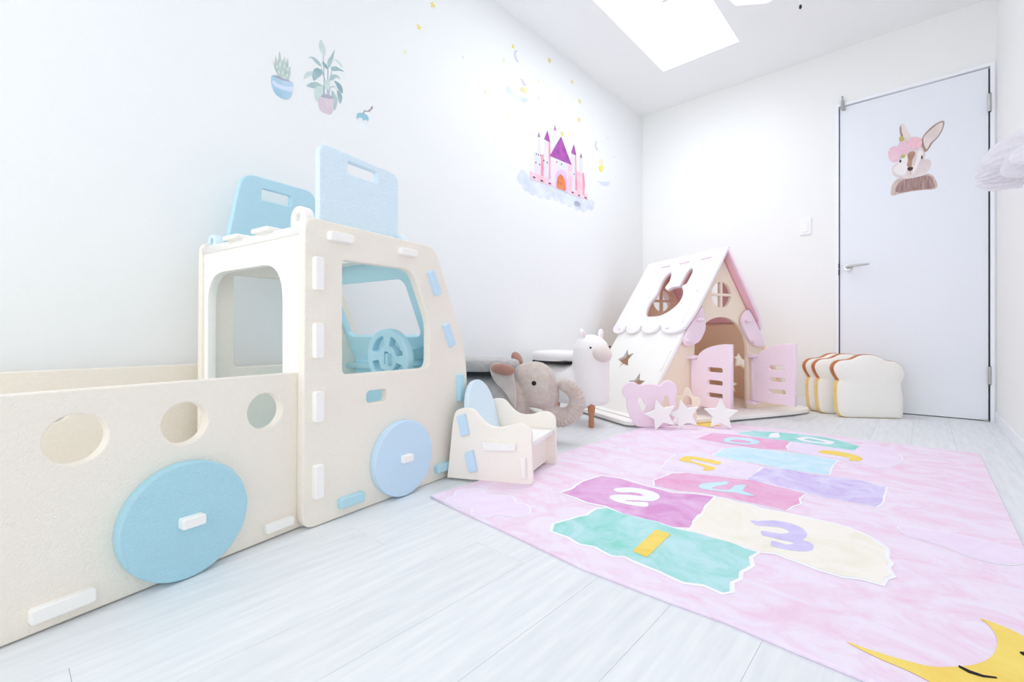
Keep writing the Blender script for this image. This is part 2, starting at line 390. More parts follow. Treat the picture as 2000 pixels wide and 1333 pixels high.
tab([(.421, .021), (.494, .021), (.494, .043), (.421, .043)], CREAM2, .014, MBED)
tab([(-.33, .022), (-.25, .022), (-.25, .047), (-.33, .047)], CREAM2, .014, MBED)
def wheel(cx_, cz_, r, M, m, th, peg):
    w = slab('wheel', circ(cx_, cz_, r, 72), [], th, m, M, truck, off=th, bev=.003, bres=2)
    slab('wheel_peg', rp([(cx_-peg[0]/2, cz_-peg[1]/2), (cx_+peg[0]/2, cz_-peg[1]/2), (cx_+peg[0]/2, cz_+peg[1]/2), (cx_-peg[0]/2, cz_+peg[1]/2)], .003, 2), [], peg[2]+.004, CREAM2, M, w, off=th+peg[2], bev=.002)
wheel(.254, .1175, .1155, MBED, WHB, .026, (.042, .020, .020))
wheel(.283, .1165, .1135, MCAB, LILAC, .024, (.040, .022, .014))

# ================================================================= TOY CHAIR
MCH = frame((-1.198, 1.006, .0075), (.8974, .4412, 0), Z)
chair = thing('toy_armchair', 'small cream foam armchair with rounded pale blue back at the pink rug corner', 'chair', (-1.1, 1.2, .0))
cs = [(0.000,-0.002),(0.008,0.066),(0.018,0.164),(0.022,0.194),(0.029,0.220),(0.040,0.231),(0.055,0.236),(0.072,0.237),(0.089,0.235),(0.102,0.227),(0.116,0.212),(0.131,0.197),(0.149,0.185),(0.171,0.180),(0.195,0.181),(0.216,0.186),(0.240,0.193),(0.257,0.195),(0.272,0.191),(0.285,0.182),(0.293,0.169),(0.294,0.135),(0.295,0.078),(0.297,0.025),(0.295,0.008),(0.287,-0.003)]
cs = [(x, max(z, 0)) for x, z in cs]
cs[0] = (cs[0][0], 0); cs[-1] = (cs[-1][0], 0)
def open_sm(P, n=3):
    P3 = [P[0]]+list(P)+[P[-1]]; out = []
    for i in range(1, len(P3)-2):
        p0, p1, p2, p3 = [Vector(P3[i+j]) for j in (-1, 0, 1, 2)]
        for q in range(n):
            t = q/n; out.append(tuple(.5*((2*p1)+(p2-p0)*t+(2*p0-5*p1+4*p2-p3)*t*t+(3*p1-p0-3*p2+p3)*t**3)))
    return out+[tuple(P[-1])]
cs_o = open_sm(cs, 3)
slab('arm_panel', cs_o, [], .018, CHC, MCH, chair, bev=.003, bres=2)
slab('arm_panel', cs_o, [], .018, CHC, MCH @ Matrix.Translation((.031, 0, 0)), chair, off=-.255, bev=.003, bres=2)
ct = [[(0.039,0.210),(0.067,0.221),(0.083,0.154),(0.055,0.145)], [(0.067,0.090),(0.096,0.101),(0.110,0.033),(0.082,0.026)],
      [(0.125,0.125),(0.132,0.130),(0.244,0.129),(0.240,0.108),(0.138,0.103)], [(0.258,0.088),(0.274,0.091),(0.276,0.024),(0.263,0.021)]]
for pts, mm in zip(ct, (LILAC, LILAC, CREAM2, CREAM2)):
    slab('tab', rp(pts, .003, 2), [], .016, mm, MCH, chair, off=.012, bev=.002)
CR = MCH.to_3x3(); CW_ = CR @ Vector((.031, 0, -.255)); CWn = CW_.normalized()
slab('seat_front', rect(.016, .010, .262, .120), [], .018, CHC, frame(MCH @ Vector((.258, 0, 0)), CWn, Z) @ Matrix.Rotation(PI, 4, 'Y') @ Matrix.Diagonal((-1, 1, -1, 1)) , chair, bev=.002)
slab('seat', [(.055, -.018), (.286, -.018), (.318, -.253), (.088, -.253)], [], .018, CREAM2, Matrix((CR @ Vector((1, 0, 0)), CR @ Vector((0, 0, 1)), CR @ Vector((0, 1, 0)))).transposed().to_4x4() if False else frame(MCH @ Vector((0, .113, 0)), CR @ Vector((1, 0, 0)), CR @ Vector((0, 0, -1))) @ Matrix.Diagonal((1, -1, -1, 1)), chair, bev=.002)
MB = frame(MCH @ Vector((.118, .035, -.1365)), CWn, CR @ Vector((-.22, 1, 0)))
slab('backrest', [(-.116, 0), (.116, 0), (.112, .15)]+[(.110*math.cos(a), .16+.132*math.sin(a)) for a in [i*PI/18 for i in range(1, 18)]]+[(-.112, .15)], [], .018, PALE, MB, chair, bev=.003, bres=2)

# ================================================================= RUG
RUGP = mat('rug_pink', (244, 231, 246), .9, (242, 206, 229), 7, (.42, .70), bump=.12, bscale=400, stretch=(1, 1.5, 1), spec=.1, detail=9, distort=1.4)
INK = {}
def ink(name, a, b, ns=9, mix=(.3, .7)): return mat('rug_'+name, a, .9, b, ns, (mix[0]+.08, mix[1]-.06), bump=.1, bscale=400, spec=.1, detail=8, distort=1.2)
RT = ink('teal', (196, 232, 236), (150, 219, 208)); RM = ink('magenta', (224, 160, 212), (236, 198, 232)); RC = ink('cream', (250, 244, 236), (240, 234, 212), 5, (.4, .8))
RPK = ink('pink_block', (240, 196, 224), (236, 168, 206)); RV = ink('violet', (228, 222, 248), (208, 188, 236)); RB = ink('sky', (222, 239, 252), (196, 232, 244))
RL = ink('lavender', (243, 232, 250), (238, 222, 244)); RY = ink('yellow', (250, 224, 124), (246, 212, 108)); RW = ink('white', (252, 250, 255), (248, 246, 252))
RN = ink('blue_number', (214, 238, 248), (200, 232, 244)); RP = ink('purple_number', (208, 196, 240), (222, 214, 248)); RK = mat('rug_black', (40, 34, 40), .9)
RCL = ink('cloud', (246, 232, 250), (243, 222, 244), 5)
rug = thing('play_rug', 'large pink watercolour rug printed with hopscotch squares, numbers and a yellow moon', 'rug', (-.47, 1.74, 0))
MRG = frame((0, 0, .008), (1, 0, 0), (0, 1, 0))
fe_ = [(-1.102,0.861),(-0.926,0.843),(-0.806,0.834),(-0.657,0.820),(-0.534,0.806),(-0.340,0.810),(-0.247,0.816),(-0.142,0.810),(-0.056,0.808)]
ro = fe_+rp([(.170, .796), (.168, 2.650), (-1.088, 2.668), (-1.108, 1.30)], [.02, .02, .02, .02], 4)
slab('rug_body', ro, [], .0075, RUGP, MRG, rug, bev=.002)
EDGE = mat('rug_edge', (214, 208, 222), .9)
slab('rug_backing', [(x*1.0, y) for x, y in ro], [], .0012, EDGE, MRG, rug, off=-.0068, bev=0)
def grow(pts, d):
    c = Vector((sum(p[0] for p in pts)/len(pts), sum(p[1] for p in pts)/len(pts)))
    out = []
    k = len(pts)
    ar = sum(pts[i-1][0]*pts[i][1]-pts[i][0]*pts[i-1][1] for i in range(k)); sg = 1 if ar > 0 else -1
    for i in range(k):
        t_ = (Vector(pts[(i+1) % k])-Vector(pts[i-1])); 
        if t_.length < 1e-6: out.append(pts[i]); continue
        t_.normalize(); out.append((pts[i][0]+sg*t_.y*d, pts[i][1]-sg*t_.x*d))
    return out
def rough_edges(pts, amp=.006, step=.02):
    out = []; k = len(pts)
    for i in range(k):
        a = Vector(pts[i]); b = Vector(pts[(i+1) % k]); n_ = max(1, int((b-a).length/step))
        for q in range(n_):
            p = a.lerp(b, q/n_)
            nz = noise.noise(Vector((p.x*23, p.y*23, 3.1)))*amp+noise.noise(Vector((p.x*60, p.y*60, 1.1)))*amp*.6
            d = (b-a).normalized(); out.append((p.x-d.y*nz, p.y+d.x*nz))
    return out
def block(pts, m, lab=None, w=.006, amp=.006):
    P = rough_edges(pts, amp)
    o = flat('hopscotch_square', grow(P, w), RW, MRG, rug, .0007)
    f_ = flat('square_fill', P, m, MRG, o, .0012)
    return f_
b1 = [(-0.676,0.903),(-0.697,0.938),(-0.684,0.987),(-0.677,1.018),(-0.666,1.044),(-0.669,1.094),(-0.654,1.123),(-0.598,1.115),(-0.514,1.125),(-0.466,1.117),(-0.400,1.124),(-0.344,1.126),(-0.303,1.117),(-0.273,1.115),(-0.282,1.080),(-0.270,1.044),(-0.278,1.001),(-0.272,0.971),(-0.280,0.948),(-0.273,0.912),(-0.279,0.901),(-0.315,0.903),(-0.348,0.887),(-0.397,0.894),(-0.435,0.897),(-0.483,0.906),(-0.505,0.890),(-0.555,0.902),(-0.589,0.890),(-0.629,0.902)]
b2 = [(-0.822,1.138),(-0.814,1.186),(-0.830,1.267),(-0.818,1.367),(-0.752,1.385),(-0.652,1.368),(-0.570,1.364),(-0.506,1.402),(-0.464,1.413),(-0.460,1.326),(-0.448,1.259),(-0.448,1.218),(-0.435,1.145),(-0.466,1.122),(-0.516,1.128),(-0.600,1.118),(-0.665,1.136),(-0.717,1.124),(-0.765,1.137)]
b3 = [(-0.460,1.402),(-0.439,1.415),(-0.406,1.403),(-0.362,1.414),(-0.336,1.398),(-0.290,1.408),(-0.235,1.412),(-0.191,1.413),(-0.145,1.409),(-0.112,1.387),(-0.086,1.363),(-0.068,1.327),(-0.064,1.276),(-0.055,1.251),(-0.061,1.221),(-0.050,1.184),(-0.061,1.163),(-0.061,1.133),(-0.095,1.133),(-0.124,1.118),(-0.161,1.120),(-0.195,1.126),(-0.245,1.140),(-0.274,1.121),(-0.322,1.129),(-0.361,1.124),(-0.428,1.129),(-0.437,1.183),(-0.441,1.257),(-0.453,1.344)]
b4 = [(-0.661,1.440),(-0.650,1.553),(-0.613,1.596),(-0.509,1.631),(-0.417,1.658),(-0.340,1.642),(-0.268,1.628),(-0.274,1.564),(-0.263,1.519),(-0.275,1.482),(-0.282,1.438),(-0.344,1.433),(-0.412,1.433),(-0.460,1.426),(-0.493,1.426),(-0.563,1.394),(-0.637,1.392)]
b5 = [(-0.705,1.596),(-0.734,1.731),(-0.747,1.824),(-0.697,1.910),(-0.621,1.896),(-0.541,1.881),(-0.445,1.852),(-0.438,1.773),(-0.442,1.663),(-0.516,1.653),(-0.592,1.624),(-0.652,1.602)]
b6 = [(-0.432,1.852),(-0.368,1.877),(-0.289,1.867),(-0.218,1.883),(-0.151,1.898),(-0.090,1.866),(-0.091,1.757),(-0.090,1.687),(-0.101,1.631),(-0.144,1.632),(-0.220,1.627),(-0.287,1.641),(-0.361,1.657),(-0.437,1.659),(-0.435,1.776)]
b7 = [(-0.625,1.893),(-0.628,2.043),(-0.578,2.118),(-0.467,2.144),(-0.356,2.161),(-0.248,2.143),(-0.254,2.023),(-0.245,1.897),(-0.311,1.887),(-0.389,1.880),(-0.454,1.888),(-0.541,1.881)]
b8 = [(-0.787,2.159),(-0.775,2.327),(-0.680,2.366),(-0.570,2.372),(-0.448,2.387),(-0.445,2.268),(-0.427,2.200),(-0.515,2.144),(-0.616,2.145),(-0.716,2.153)]
b9 = [(-0.439,2.368),(-0.371,2.397),(-0.277,2.388),(-0.188,2.366),(-0.162,2.349),(-0.166,2.193),(-0.225,2.152),(-0.285,2.173),(-0.381,2.179),(-0.431,2.220)]
b10 = [(-0.684,2.421),(-0.634,2.518),(-0.558,2.562),(-0.453,2.589),(-0.349,2.588),(-0.266,2.540),(-0.201,2.471),(-0.168,2.384),(-0.231,2.370),(-0.321,2.378),(-0.418,2.387),(-0.519,2.382),(-0.599,2.381)]
for P_, m_ in ((b9, RL), (b10, RT), (b8, RPK), (b7, RB), (b5, RL), (b6, RV), (b4, RPK), (b3, RC), (b2, RM), (b1, RT)):
    block(P_, m_, w=.009 if m_ in (RT, RM, RC) and P_ is not b10 else (.006 if m_ is not RL else .004), amp=.0035)
def num(pts, m, n=3, holes=()):
    return flat('printed_number', sm(pts, n) if n else pts, m, MRG, rug, .0019, holes=holes)
num(rp([(-0.481,0.935),(-0.491,1.079),(-0.453,1.077),(-0.444,0.929)], .006), RY, 0)
num([(-0.717,1.271),(-0.714,1.290),(-0.684,1.325),(-0.636,1.335),(-0.599,1.325),(-0.581,1.302),(-0.577,1.270),(-0.590,1.247),(-0.612,1.234),(-0.638,1.216),(-0.643,1.207),(-0.625,1.211),(-0.589,1.236),(-0.575,1.205),(-0.597,1.190),(-0.641,1.181),(-0.671,1.184),(-0.690,1.198),(-0.694,1.220),(-0.681,1.241),(-0.651,1.262),(-0.627,1.271),(-0.625,1.282),(-0.639,1.289),(-0.662,1.282),(-0.684,1.261),(-0.701,1.257)], RW, 2)
num([(-0.334,1.292),(-0.318,1.301),(-0.287,1.334),(-0.251,1.341),(-0.222,1.323),(-0.209,1.292),(-0.209,1.269),(-0.212,1.250),(-0.197,1.248),(-0.187,1.232),(-0.186,1.207),(-0.197,1.188),(-0.220,1.173),(-0.245,1.168),(-0.259,1.170),(-0.264,1.194),(-0.256,1.199),(-0.234,1.199),(-0.223,1.213),(-0.227,1.221),(-0.246,1.218),(-0.274,1.218),(-0.289,1.217),(-0.296,1.241),(-0.283,1.247),(-0.258,1.253),(-0.245,1.270),(-0.245,1.283),(-0.259,1.294),(-0.280,1.290),(-0.302,1.276),(-0.315,1.270)], RP, 2)
num([(-0.534,1.485),(-0.534,1.510),(-0.486,1.582),(-0.474,1.587),(-0.470,1.555),(-0.489,1.516),(-0.494,1.484),(-0.478,1.483),(-0.447,1.505),(-0.449,1.561),(-0.431,1.594),(-0.421,1.586),(-0.417,1.528),(-0.375,1.502),(-0.392,1.487),(-0.429,1.491),(-0.457,1.476),(-0.487,1.465),(-0.516,1.459),(-0.528,1.470)], RN, 1)
num([(-0.701,1.737),(-0.707,1.801),(-0.686,1.826),(-0.632,1.828),(-0.572,1.817),(-0.563,1.790),(-0.571,1.770),(-0.625,1.781),(-0.672,1.788),(-0.665,1.757),(-0.612,1.742),(-0.564,1.727),(-0.555,1.700),(-0.571,1.664),(-0.585,1.666),(-0.588,1.701),(-0.641,1.732),(-0.673,1.727)], RY, 1)
num([(-0.682,2.201),(-0.685,2.268),(-0.652,2.308),(-0.600,2.320),(-0.555,2.291),(-0.547,2.233),(-0.575,2.182),(-0.622,2.165),(-0.661,2.169)], RN, 2, holes=[sm([(-0.658,2.212),(-0.633,2.261),(-0.581,2.247),(-0.579,2.217),(-0.631,2.196)], 2)])
num([(-0.325,2.243),(-0.309,2.291),(-0.267,2.304),(-0.206,2.283),(-0.178,2.236),(-0.179,2.201),(-0.203,2.169),(-0.216,2.177),(-0.215,2.210),(-0.258,2.223),(-0.300,2.224)], RY, 2)
num([(-0.556,2.516),(-0.535,2.559),(-0.510,2.480),(-0.505,2.427),(-0.543,2.407),(-0.552,2.461)], RW, 1)
num([(-0.441,2.462),(-0.418,2.534),(-0.356,2.528),(-0.299,2.500),(-0.306,2.439),(-0.336,2.421),(-0.399,2.421)], RW, 2, holes=[sm([(-0.413,2.474),(-0.393,2.506),(-0.335,2.479),(-0.331,2.452),(-0.379,2.449)], 2)])
def cloud(pts, n=3):
    P = sm(pts, n); o = flat('printed_cloud', grow(P, .004), RW, MRG, rug, .0007); flat('cloud_fill', P, RCL, MRG, o, .0012)
cloud([(-1.037,0.873),(-1.042,0.904),(-1.067,0.935),(-1.062,0.968),(-1.025,0.992),(-0.981,0.976),(-0.946,0.999),(-0.910,1.014),(-0.872,0.988),(-0.839,0.994),(-0.805,0.971),(-0.789,0.941),(-0.794,0.909),(-0.829,0.899),(-0.853,0.877),(-0.857,0.852),(-0.902,0.847),(-0.931,0.872),(-0.984,0.856)])
cloud([(-0.047,1.502),(-0.005,1.519),(0.068,1.534),(0.119,1.528),(0.157,1.519),(0.187,1.514),(0.189,1.470),(0.157,1.441),(0.124,1.402),(0.078,1.400),(0.039,1.429),(-0.004,1.443),(-0.032,1.455)])
cloud([(-0.193,2.550),(-0.122,2.515),(-0.068,2.385),(-0.072,2.254),(-0.110,2.130),(-0.146,2.124),(-0.183,2.202),(-0.221,2.269)])
# moon at the near right corner, star in the far left corner
moon = flat('printed_moon', sm([(-0.090,0.883),(-0.061,0.883),(-0.025,0.888),(0.006,0.897),(0.031,0.918),(0.055,0.946),(0.074,0.984),(0.084,1.028),(0.085,1.062),(0.079,1.091),(0.071,1.106),(0.088,1.103),(0.113,1.090),(0.135,1.054),(0.151,0.992),(0.130,0.908),(0.093,0.860),(0.062,0.859),(0.023,0.853),(-0.014,0.864),(-0.054,0.870)], 4), RY, MRG, rug, .0012)
flat('printed_smile', [(0.037,0.927),(0.049,0.923),(0.062,0.923),(0.075,0.930),(0.076,0.927),(0.061,0.917),(0.047,0.915),(0.037,0.921)], RK, MRG, moon, .0018)
flat('printed_eye', circ(*[(0.113,1.025)][0], .006, 16), RK, MRG, moon, .0018)
YS = [(-0.851,2.517)][0]
ys = flat('printed_star', star(YS[0]-.02, YS[1]+.015, .085, .045, rnd=.02), RY, MRG, rug, .0012)
flat('printed_eye', circ(YS[0]+.012, YS[1]+.0, .007, 12), RK, MRG, ys, .0018)

# ================================================================= PLAY HOUSE
HF = Vector((.454, .891, 0)); HN = Vector((.891, -.454, 0))
HO = Vector((-.8856, 2.903, 0))
house = thing('play_house', 'pink and cream foam A-frame playhouse with open shutter doors in the far corner', 'playhouse', (-1.15, 2.95, 0))
def hframe(n): return frame(HO+HN*n, HF, Z)
CRW_BOUNCE = mat('house_cream_foam_bounce_tint', (248, 220, 192), .55, bump=.2, bscale=260)  # cream foam with the warm light bounced inside the house put into its colour
CRW = mat('house_cream_foam', (250, 234, 214), .55, bump=.2, bscale=260)
base_o = sm([(-.745, .125), (-.60, .150), (-.40, .195), (-.15, .225), (.15, .215), (.40, .185), (.56, .135), (.635, .08), (.645, 0)], 3)[:-3]
base_o = rp([(-.745, -.60), (-.745, .055), (-.62, .115), (-.46, .140), (-.15, .146), (.15, .146), (.40, .140), (.55, .115), (.645, .05), (.645, -.50), (.59, -.60)], [.02, .03, .05, .05, .05, .05, .05, .05, .05, .02, .02], 5)
MBASE = frame(HO+Vector((0, 0, .032)), HF, -HN*-1)
# u = along the front, v = outward (front); keep a right-handed frame by pointing u backwards
MBASE = Matrix((HF, HN, Vector((0, 0, 1)))).transposed().to_4x4()
MBASE = frame(HO+Vector((0, 0, .032)), HN, HF)
slab('base_plate', [(b, a) for a, b in base_o], [rect(-.56, -.668, .03, -.645)], .022, CREAM2, MBASE, house, bev=.004, bres=2)
def slopeZ(z, half=.61, top=.996): return half*(top-z)/(top-.016)
zb = .032
arch = [(-.208, zb+.0005), (.208, zb+.0005)]+[(.208*math.cos(a), .40+.200*math.sin(a)) for a in [i*PI/20 for i in range(21)]]
tri = lambda inset: [(-slopeZ(zb)+inset, zb), (slopeZ(zb)-inset, zb), (0, .965)]
def quad_window(cx_, cz_, r, w):
    out = []
    for k in range(4):
        a0 = k*PI/2; sx = [1, -1, -1, 1][k]; sz = [1, 1, -1, -1][k]
        ds = w/2; p = [(cx_+sx*ds, cz_+sz*ds)]
        A = math.asin(ds/r)
        for i in range(9):
            a = a0+A+(PI/2-2*A)*i/8
            p.append((cx_+r*math.cos(a), cz_+r*math.sin(a)))
        out.append(p)
    return out
gable = [(-slopeZ(zb)+.02, zb), (-.2085, zb)]+[(-p[0], p[1]) for p in arch[2:]]+[(.2085, zb), (slopeZ(zb)-.02, zb), (.01, .955), (-.01, .955)]
slab('gable_wall', gable, quad_window(.0, .735, .078, .016), .024, CRW, hframe(-.030), house, bev=.002)
slab('gable_wall', rp([(-slopeZ(zb)+.02, zb), (slopeZ(zb)-.02, zb), (.01, .955), (-.01, .955)], .001), quad_window(.0, .735, .078, .016),   .024, CRW_BOUNCE, hframe(-.570), house, bev=.002)
RU = Vector((.2399, .4708, .849))
MRL = frame((-.8856, 2.903, .996), HN, RU)
MRR = frame((-.8856, 2.903, .996), -HN, (-.2399, -.4708, .849))
starL = [[(-0.543,-0.779),(-0.466,-0.763),(-0.443,-0.695),(-0.408,-0.757),(-0.353,-0.750),(-0.384,-0.790),(-0.377,-0.835),(-0.442,-0.809),(-0.489,-0.824),(-0.490,-0.792)], [(-0.286,-0.913),(-0.238,-0.916),(-0.207,-0.873),(-0.200,-0.919),(-0.165,-0.919),(-0.179,-0.934),(-0.160,-0.960),(-0.202,-0.944),(-0.228,-0.965),(-0.235,-0.933)]]
def centre(p): return (sum(q[0] for q in p)/len(p), sum(q[1] for q in p)/len(p))
sc1 = centre(starL[0]); sc2 = centre(starL[1])
wl_o = [(-.665, -.50), (-.665, -1.135), (-.022, -1.135), (-.022, -.50)]
slab('side_wall', wl_o, [star(sc1[0], sc1[1], .080, .036, rot=PI/2+.35), star(sc2[0], sc2[1]-.015, .080, .036, rot=PI/2+.1)], .024, CREAM2, MRL, house, off=-.004, bev=.002)
srr = [[(0.262,-0.790)][0], [(0.455,-0.993)][0]]
slab('side_wall', [(.60, -.50), (.022, -.50), (.022, -1.135), (.60, -1.135)], [star(q[0], q[1], .085, .038, rot=PI/2+.3) for q in srr], .024, CRW_BOUNCE, MRR, house, off=-.004, bev=.002)
bunny = [(-0.440,-0.437),(-0.456,-0.397),(-0.458,-0.347),(-0.442,-0.311),(-0.435,-0.262),(-0.445,-0.198),(-0.442,-0.154),(-0.426,-0.118),(-0.402,-0.108),(-0.385,-0.119),(-0.371,-0.151),(-0.361,-0.190),(-0.369,-0.214),(-0.372,-0.237),(-0.338,-0.257),(-0.310,-0.242),(-0.269,-0.238),(-0.238,-0.239),(-0.239,-0.206),(-0.236,-0.153),(-0.226,-0.113),(-0.209,-0.104),(-0.190,-0.116),(-0.177,-0.150),(-0.176,-0.197),(-0.179,-0.227),(-0.200,-0.232),(-0.205,-0.252),(-0.175,-0.284),(-0.157,-0.326),(-0.160,-0.371),(-0.185,-0.409),(-0.228,-0.440),(-0.281,-0.461),(-0.347,-0.463),(-0.409,-0.459)]
ny = -.555
rl = [(.022, .018), (-.70, .018), (-.715, -.30), (-.735, -.50)]
sc_x = [-.735, -.575, -.405, -.215]; sc_w = [.150, .155, .175, .215]
pts = []
for x_, w_ in zip(sc_x, sc_w):
    pts += [(x_+w_/2-w_/2*math.cos(a), -.535-.055*math.sin(a)) for a in [i*PI/10 for i in range(0, 11)]]
rl_full = [(.024, .018)]+[(-.715, .018), (-.730, -.50)]+pts+[(.010, -.50), (.022, -.44)]
slots_ = [[(-0.542,-0.032),(-0.447,-0.032),(-0.441,-0.041),(-0.536,-0.042)], [(-0.354,-0.027),(-0.264,-0.028),(-0.259,-0.037),(-0.349,-0.037)], [(-0.168,-0.022),(-0.076,-0.021),(-0.072,-0.030),(-0.164,-0.031)]]
slots_ = [rect(min(p[0] for p in s_), -.052, max(p[0] for p in s_), -.040, .002) for s_ in slots_]
roofp = slab('roof_panel', rl_full, [sm(bunny, 2)]+slots_, .020, [ROOFW], MRL, house, off=.018, bev=.004, bres=2)
def mir(P): return [(-x, y) for x, y in P][::-1]
RH = sm([(0.221,-0.145),(0.165,-0.152),(0.144,-0.193),(0.231,-0.368),(0.290,-0.388),(0.347,-0.376),(0.315,-0.250)], 3)
slab('roof_panel', mir(rl_full), [RH], .020, [PINK], MRR, house, off=.018, bev=.004, bres=2)
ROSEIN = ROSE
slab('roof_lining', [(.010, -.02), (-.66, -.02), (-.66, -.495), (.010, -.495)], [sm(bunny, 2)], .004, ROSE, MRL, house, off=-.003, bev=.001)
slab('roof_lining', [(.66, -.02), (-.010, -.02), (-.010, -.495), (.66, -.495)][::-1], [RH], .004, ROSE, MRR, house, off=-.003, bev=.001)
# wall tabs showing through the roof boards
for x0_, z0_, z1_ in ((-.040, -.30, -.20), (-.040, -.52, -.42)):
    slab('roof_tab', rect(x0_-.012, z0_, x0_+.006, z1_, .003), [], .012, ROOFW, MRL, house, off=.025, bev=.001)
slab('roof_tab', rect(-.055, -.83, -.038, -.70, .003), [], .012, CREAM2, MRL, house, off=.004, bev=.001)
for u_ in (-.66, -.16):
    slab('roof_tab', rect(u_, -.560, u_+.035, -.552, .003), [], .010, PINK, MRL, house, off=.024, bev=.001)
# inner cross rail between the side walls at the eaves
# pink brackets beside the arch
brL = sm([(-0.305,0.452),(-0.279,0.520),(-0.230,0.594),(-0.177,0.655),(-0.158,0.595),(-0.150,0.535),(-0.169,0.490),(-0.200,0.451),(-0.245,0.434),(-0.282,0.428)], 3)
brR = sm([(0.180,0.644),(0.209,0.626),(0.252,0.563),(0.291,0.500),(0.317,0.449),(0.308,0.420),(0.260,0.420),(0.209,0.449),(0.167,0.500),(0.142,0.550),(0.142,0.600)], 3)
slab('door_bracket', brL, [], .022, PINK, hframe(.0), house, off=.0, bev=.003)
slab('door_bracket', brR, [], .022, PINK, hframe(.0), house, off=.0, bev=.003)
for pp in ("1364,620 1376,620 1375,627 1364,627", "1345,662 1357,662 1356,669 1345,669", "1460,621 1470,621 1471,629 1460,629", "1474,664 1485,664 1485,671 1474,671"):
    pass
for P_ in ([(-0.226,0.593),(-0.181,0.594),(-0.184,0.573),(-0.226,0.573)], [(-0.297,0.469),(-0.252,0.469),(-0.256,0.449),(-0.297,0.449)], [(0.153,0.596),(0.195,0.596),(0.199,0.571),(0.153,0.571)], [(0.212,0.462),(0.258,0.462),(0.258,0.440),(0.212,0.440)]):
    slab('bracket_peg', P_, [], .026, PINK, hframe(.0), house, off=.020, bev=.002)
# door leaves, opened outwards
dd = Vector((.9135, -.4067, 0))
def leaf(hs, L, flip):
    O = HO+HF*hs+HN*-.006
    M = frame(O, dd, Z)
    zt = .455; z0 = .085
    if flip: top = [(L, .44), (L*.80, .452), (L*.55, .445), (L*.32, .420), (L*.16, .385), (.052, .365), (.0, .362)]
    o_ = [(.0, z0), (L, z0), (L, .440)]+[(L-(L-.035)*math.sin(a), .352+.090*math.cos(a)) for a in [i*PI/2/8 for i in range(1, 9)]]+[(.0, .350)]
    hs_ = [rect(L*.40, z, L*.80, z+.026, .012, 4) for z in (.145, .215, .285)]
    d = slab('door_leaf', o_, hs_, .022, PINK, M, house, off=.011, bev=.003, bres=2)
    bm = bmesh.new(); loft_bm(bm, [(0, z0-.012, 0), (0, .358, 0)], [.014, .014], 16, ref=(0, 0, 1))
    link('hinge_post', bm_mesh(bm, 'hinge_post'), PINK, M, d)
    for z in (z0-.022, .352):
        slab('hinge_bracket', rect(-.030, z, .026, z+.020, .006), [], .060, PINK, M, d, off=.030, bev=.003)
leaf(-.236, .265, True); leaf(.232, .27, True)

# ================================================================= FOAM CUT-OUTS IN FRONT OF THE HOUSE
bearf = frame((-1.084, 2.244, .009), (.792, .6105, 0), (.045, -.058, 1))
bp_o = sm([(-0.044,0.005),(-0.078,0.060),(-0.093,0.112),(-0.093,0.144),(-0.111,0.165),(-0.117,0.194),(-0.104,0.220),(-0.078,0.236),(-0.049,0.234),(-0.031,0.221),(0.000,0.226),(0.039,0.227),(0.075,0.219),(0.088,0.235),(0.113,0.246),(0.141,0.238),(0.159,0.215),(0.162,0.181),(0.152,0.154),(0.162,0.102),(0.154,0.055),(0.129,0.018),(0.085,0.001),(0.000,-0.003)], 2)
bp_o = [(x, max(y, 0)) for x, y in bp_o]
tag(slab('bear_board', bp_o, [sm([(-0.034,0.155),(-0.016,0.150),(-0.005,0.126),(0.010,0.113),(0.010,0.092),(-0.005,0.082),(-0.021,0.092),(-0.026,0.113),(-0.034,0.131)], 2), sm([(0.098,0.164),(0.113,0.164),(0.121,0.146),(0.121,0.122),(0.121,0.101),(0.103,0.093),(0.088,0.106),(0.085,0.127),(0.098,0.143)], 2)], .020, PINK, bearf, bev=.004, bres=2),
    'pink foam bear-head board with rounded ears and two eye holes leaning by the playhouse', 'foam toy', None)
def fstar(P, U, R, h, lab, tilt=.0):
    M = frame(P, U, Z)
    tag(slab('foam_star', star(0, h, R, R*.47, rot=PI/2+tilt, rnd=.004), [], .020, CREAM2, M, bev=.003, bres=2), lab, 'foam star', 'cream foam stars on the rug')
fstar((-.9959, 2.2439, .009), (.8487, .5289, 0), .0845, .073, 'leftmost cream foam star, tilted, standing in front of the pink bear board', .30)
fstar((-.9117, 2.3366, .009), (.8964, .4433, 0), .082, .071, 'cream foam star standing between the leftmost star and the rightmost one', .26)
fstar((-.7776, 2.4742, .009), (.954, .2998, 0), .0865, .070, 'rightmost and most upright cream foam star, on the rug before the house door', .0)
# cream clover piece behind the second star
MCL = frame((-.948, 2.470, .034), (.9327, .3608, 0), (-.02, .05, 1))
cl = []
for i in range(48):
    a = i*2*PI/48; r_ = .062+.013*math.cos(5*a-PI/2*5)
    cl.append((r_*math.cos(a)*.95, .115+r_*1.25*math.sin(a)))
cl_min = min(p[1] for p in cl)
tag(slab('flower_cutout', shift(cl, 0, -cl_min), [circ(.0, .115-cl_min+.012, .022, 20, ry=.036)], .018, CRW, MCL, bev=.003),
    'cream foam flower-shaped cut-out with an oval hole, behind the foam stars', 'foam toy')

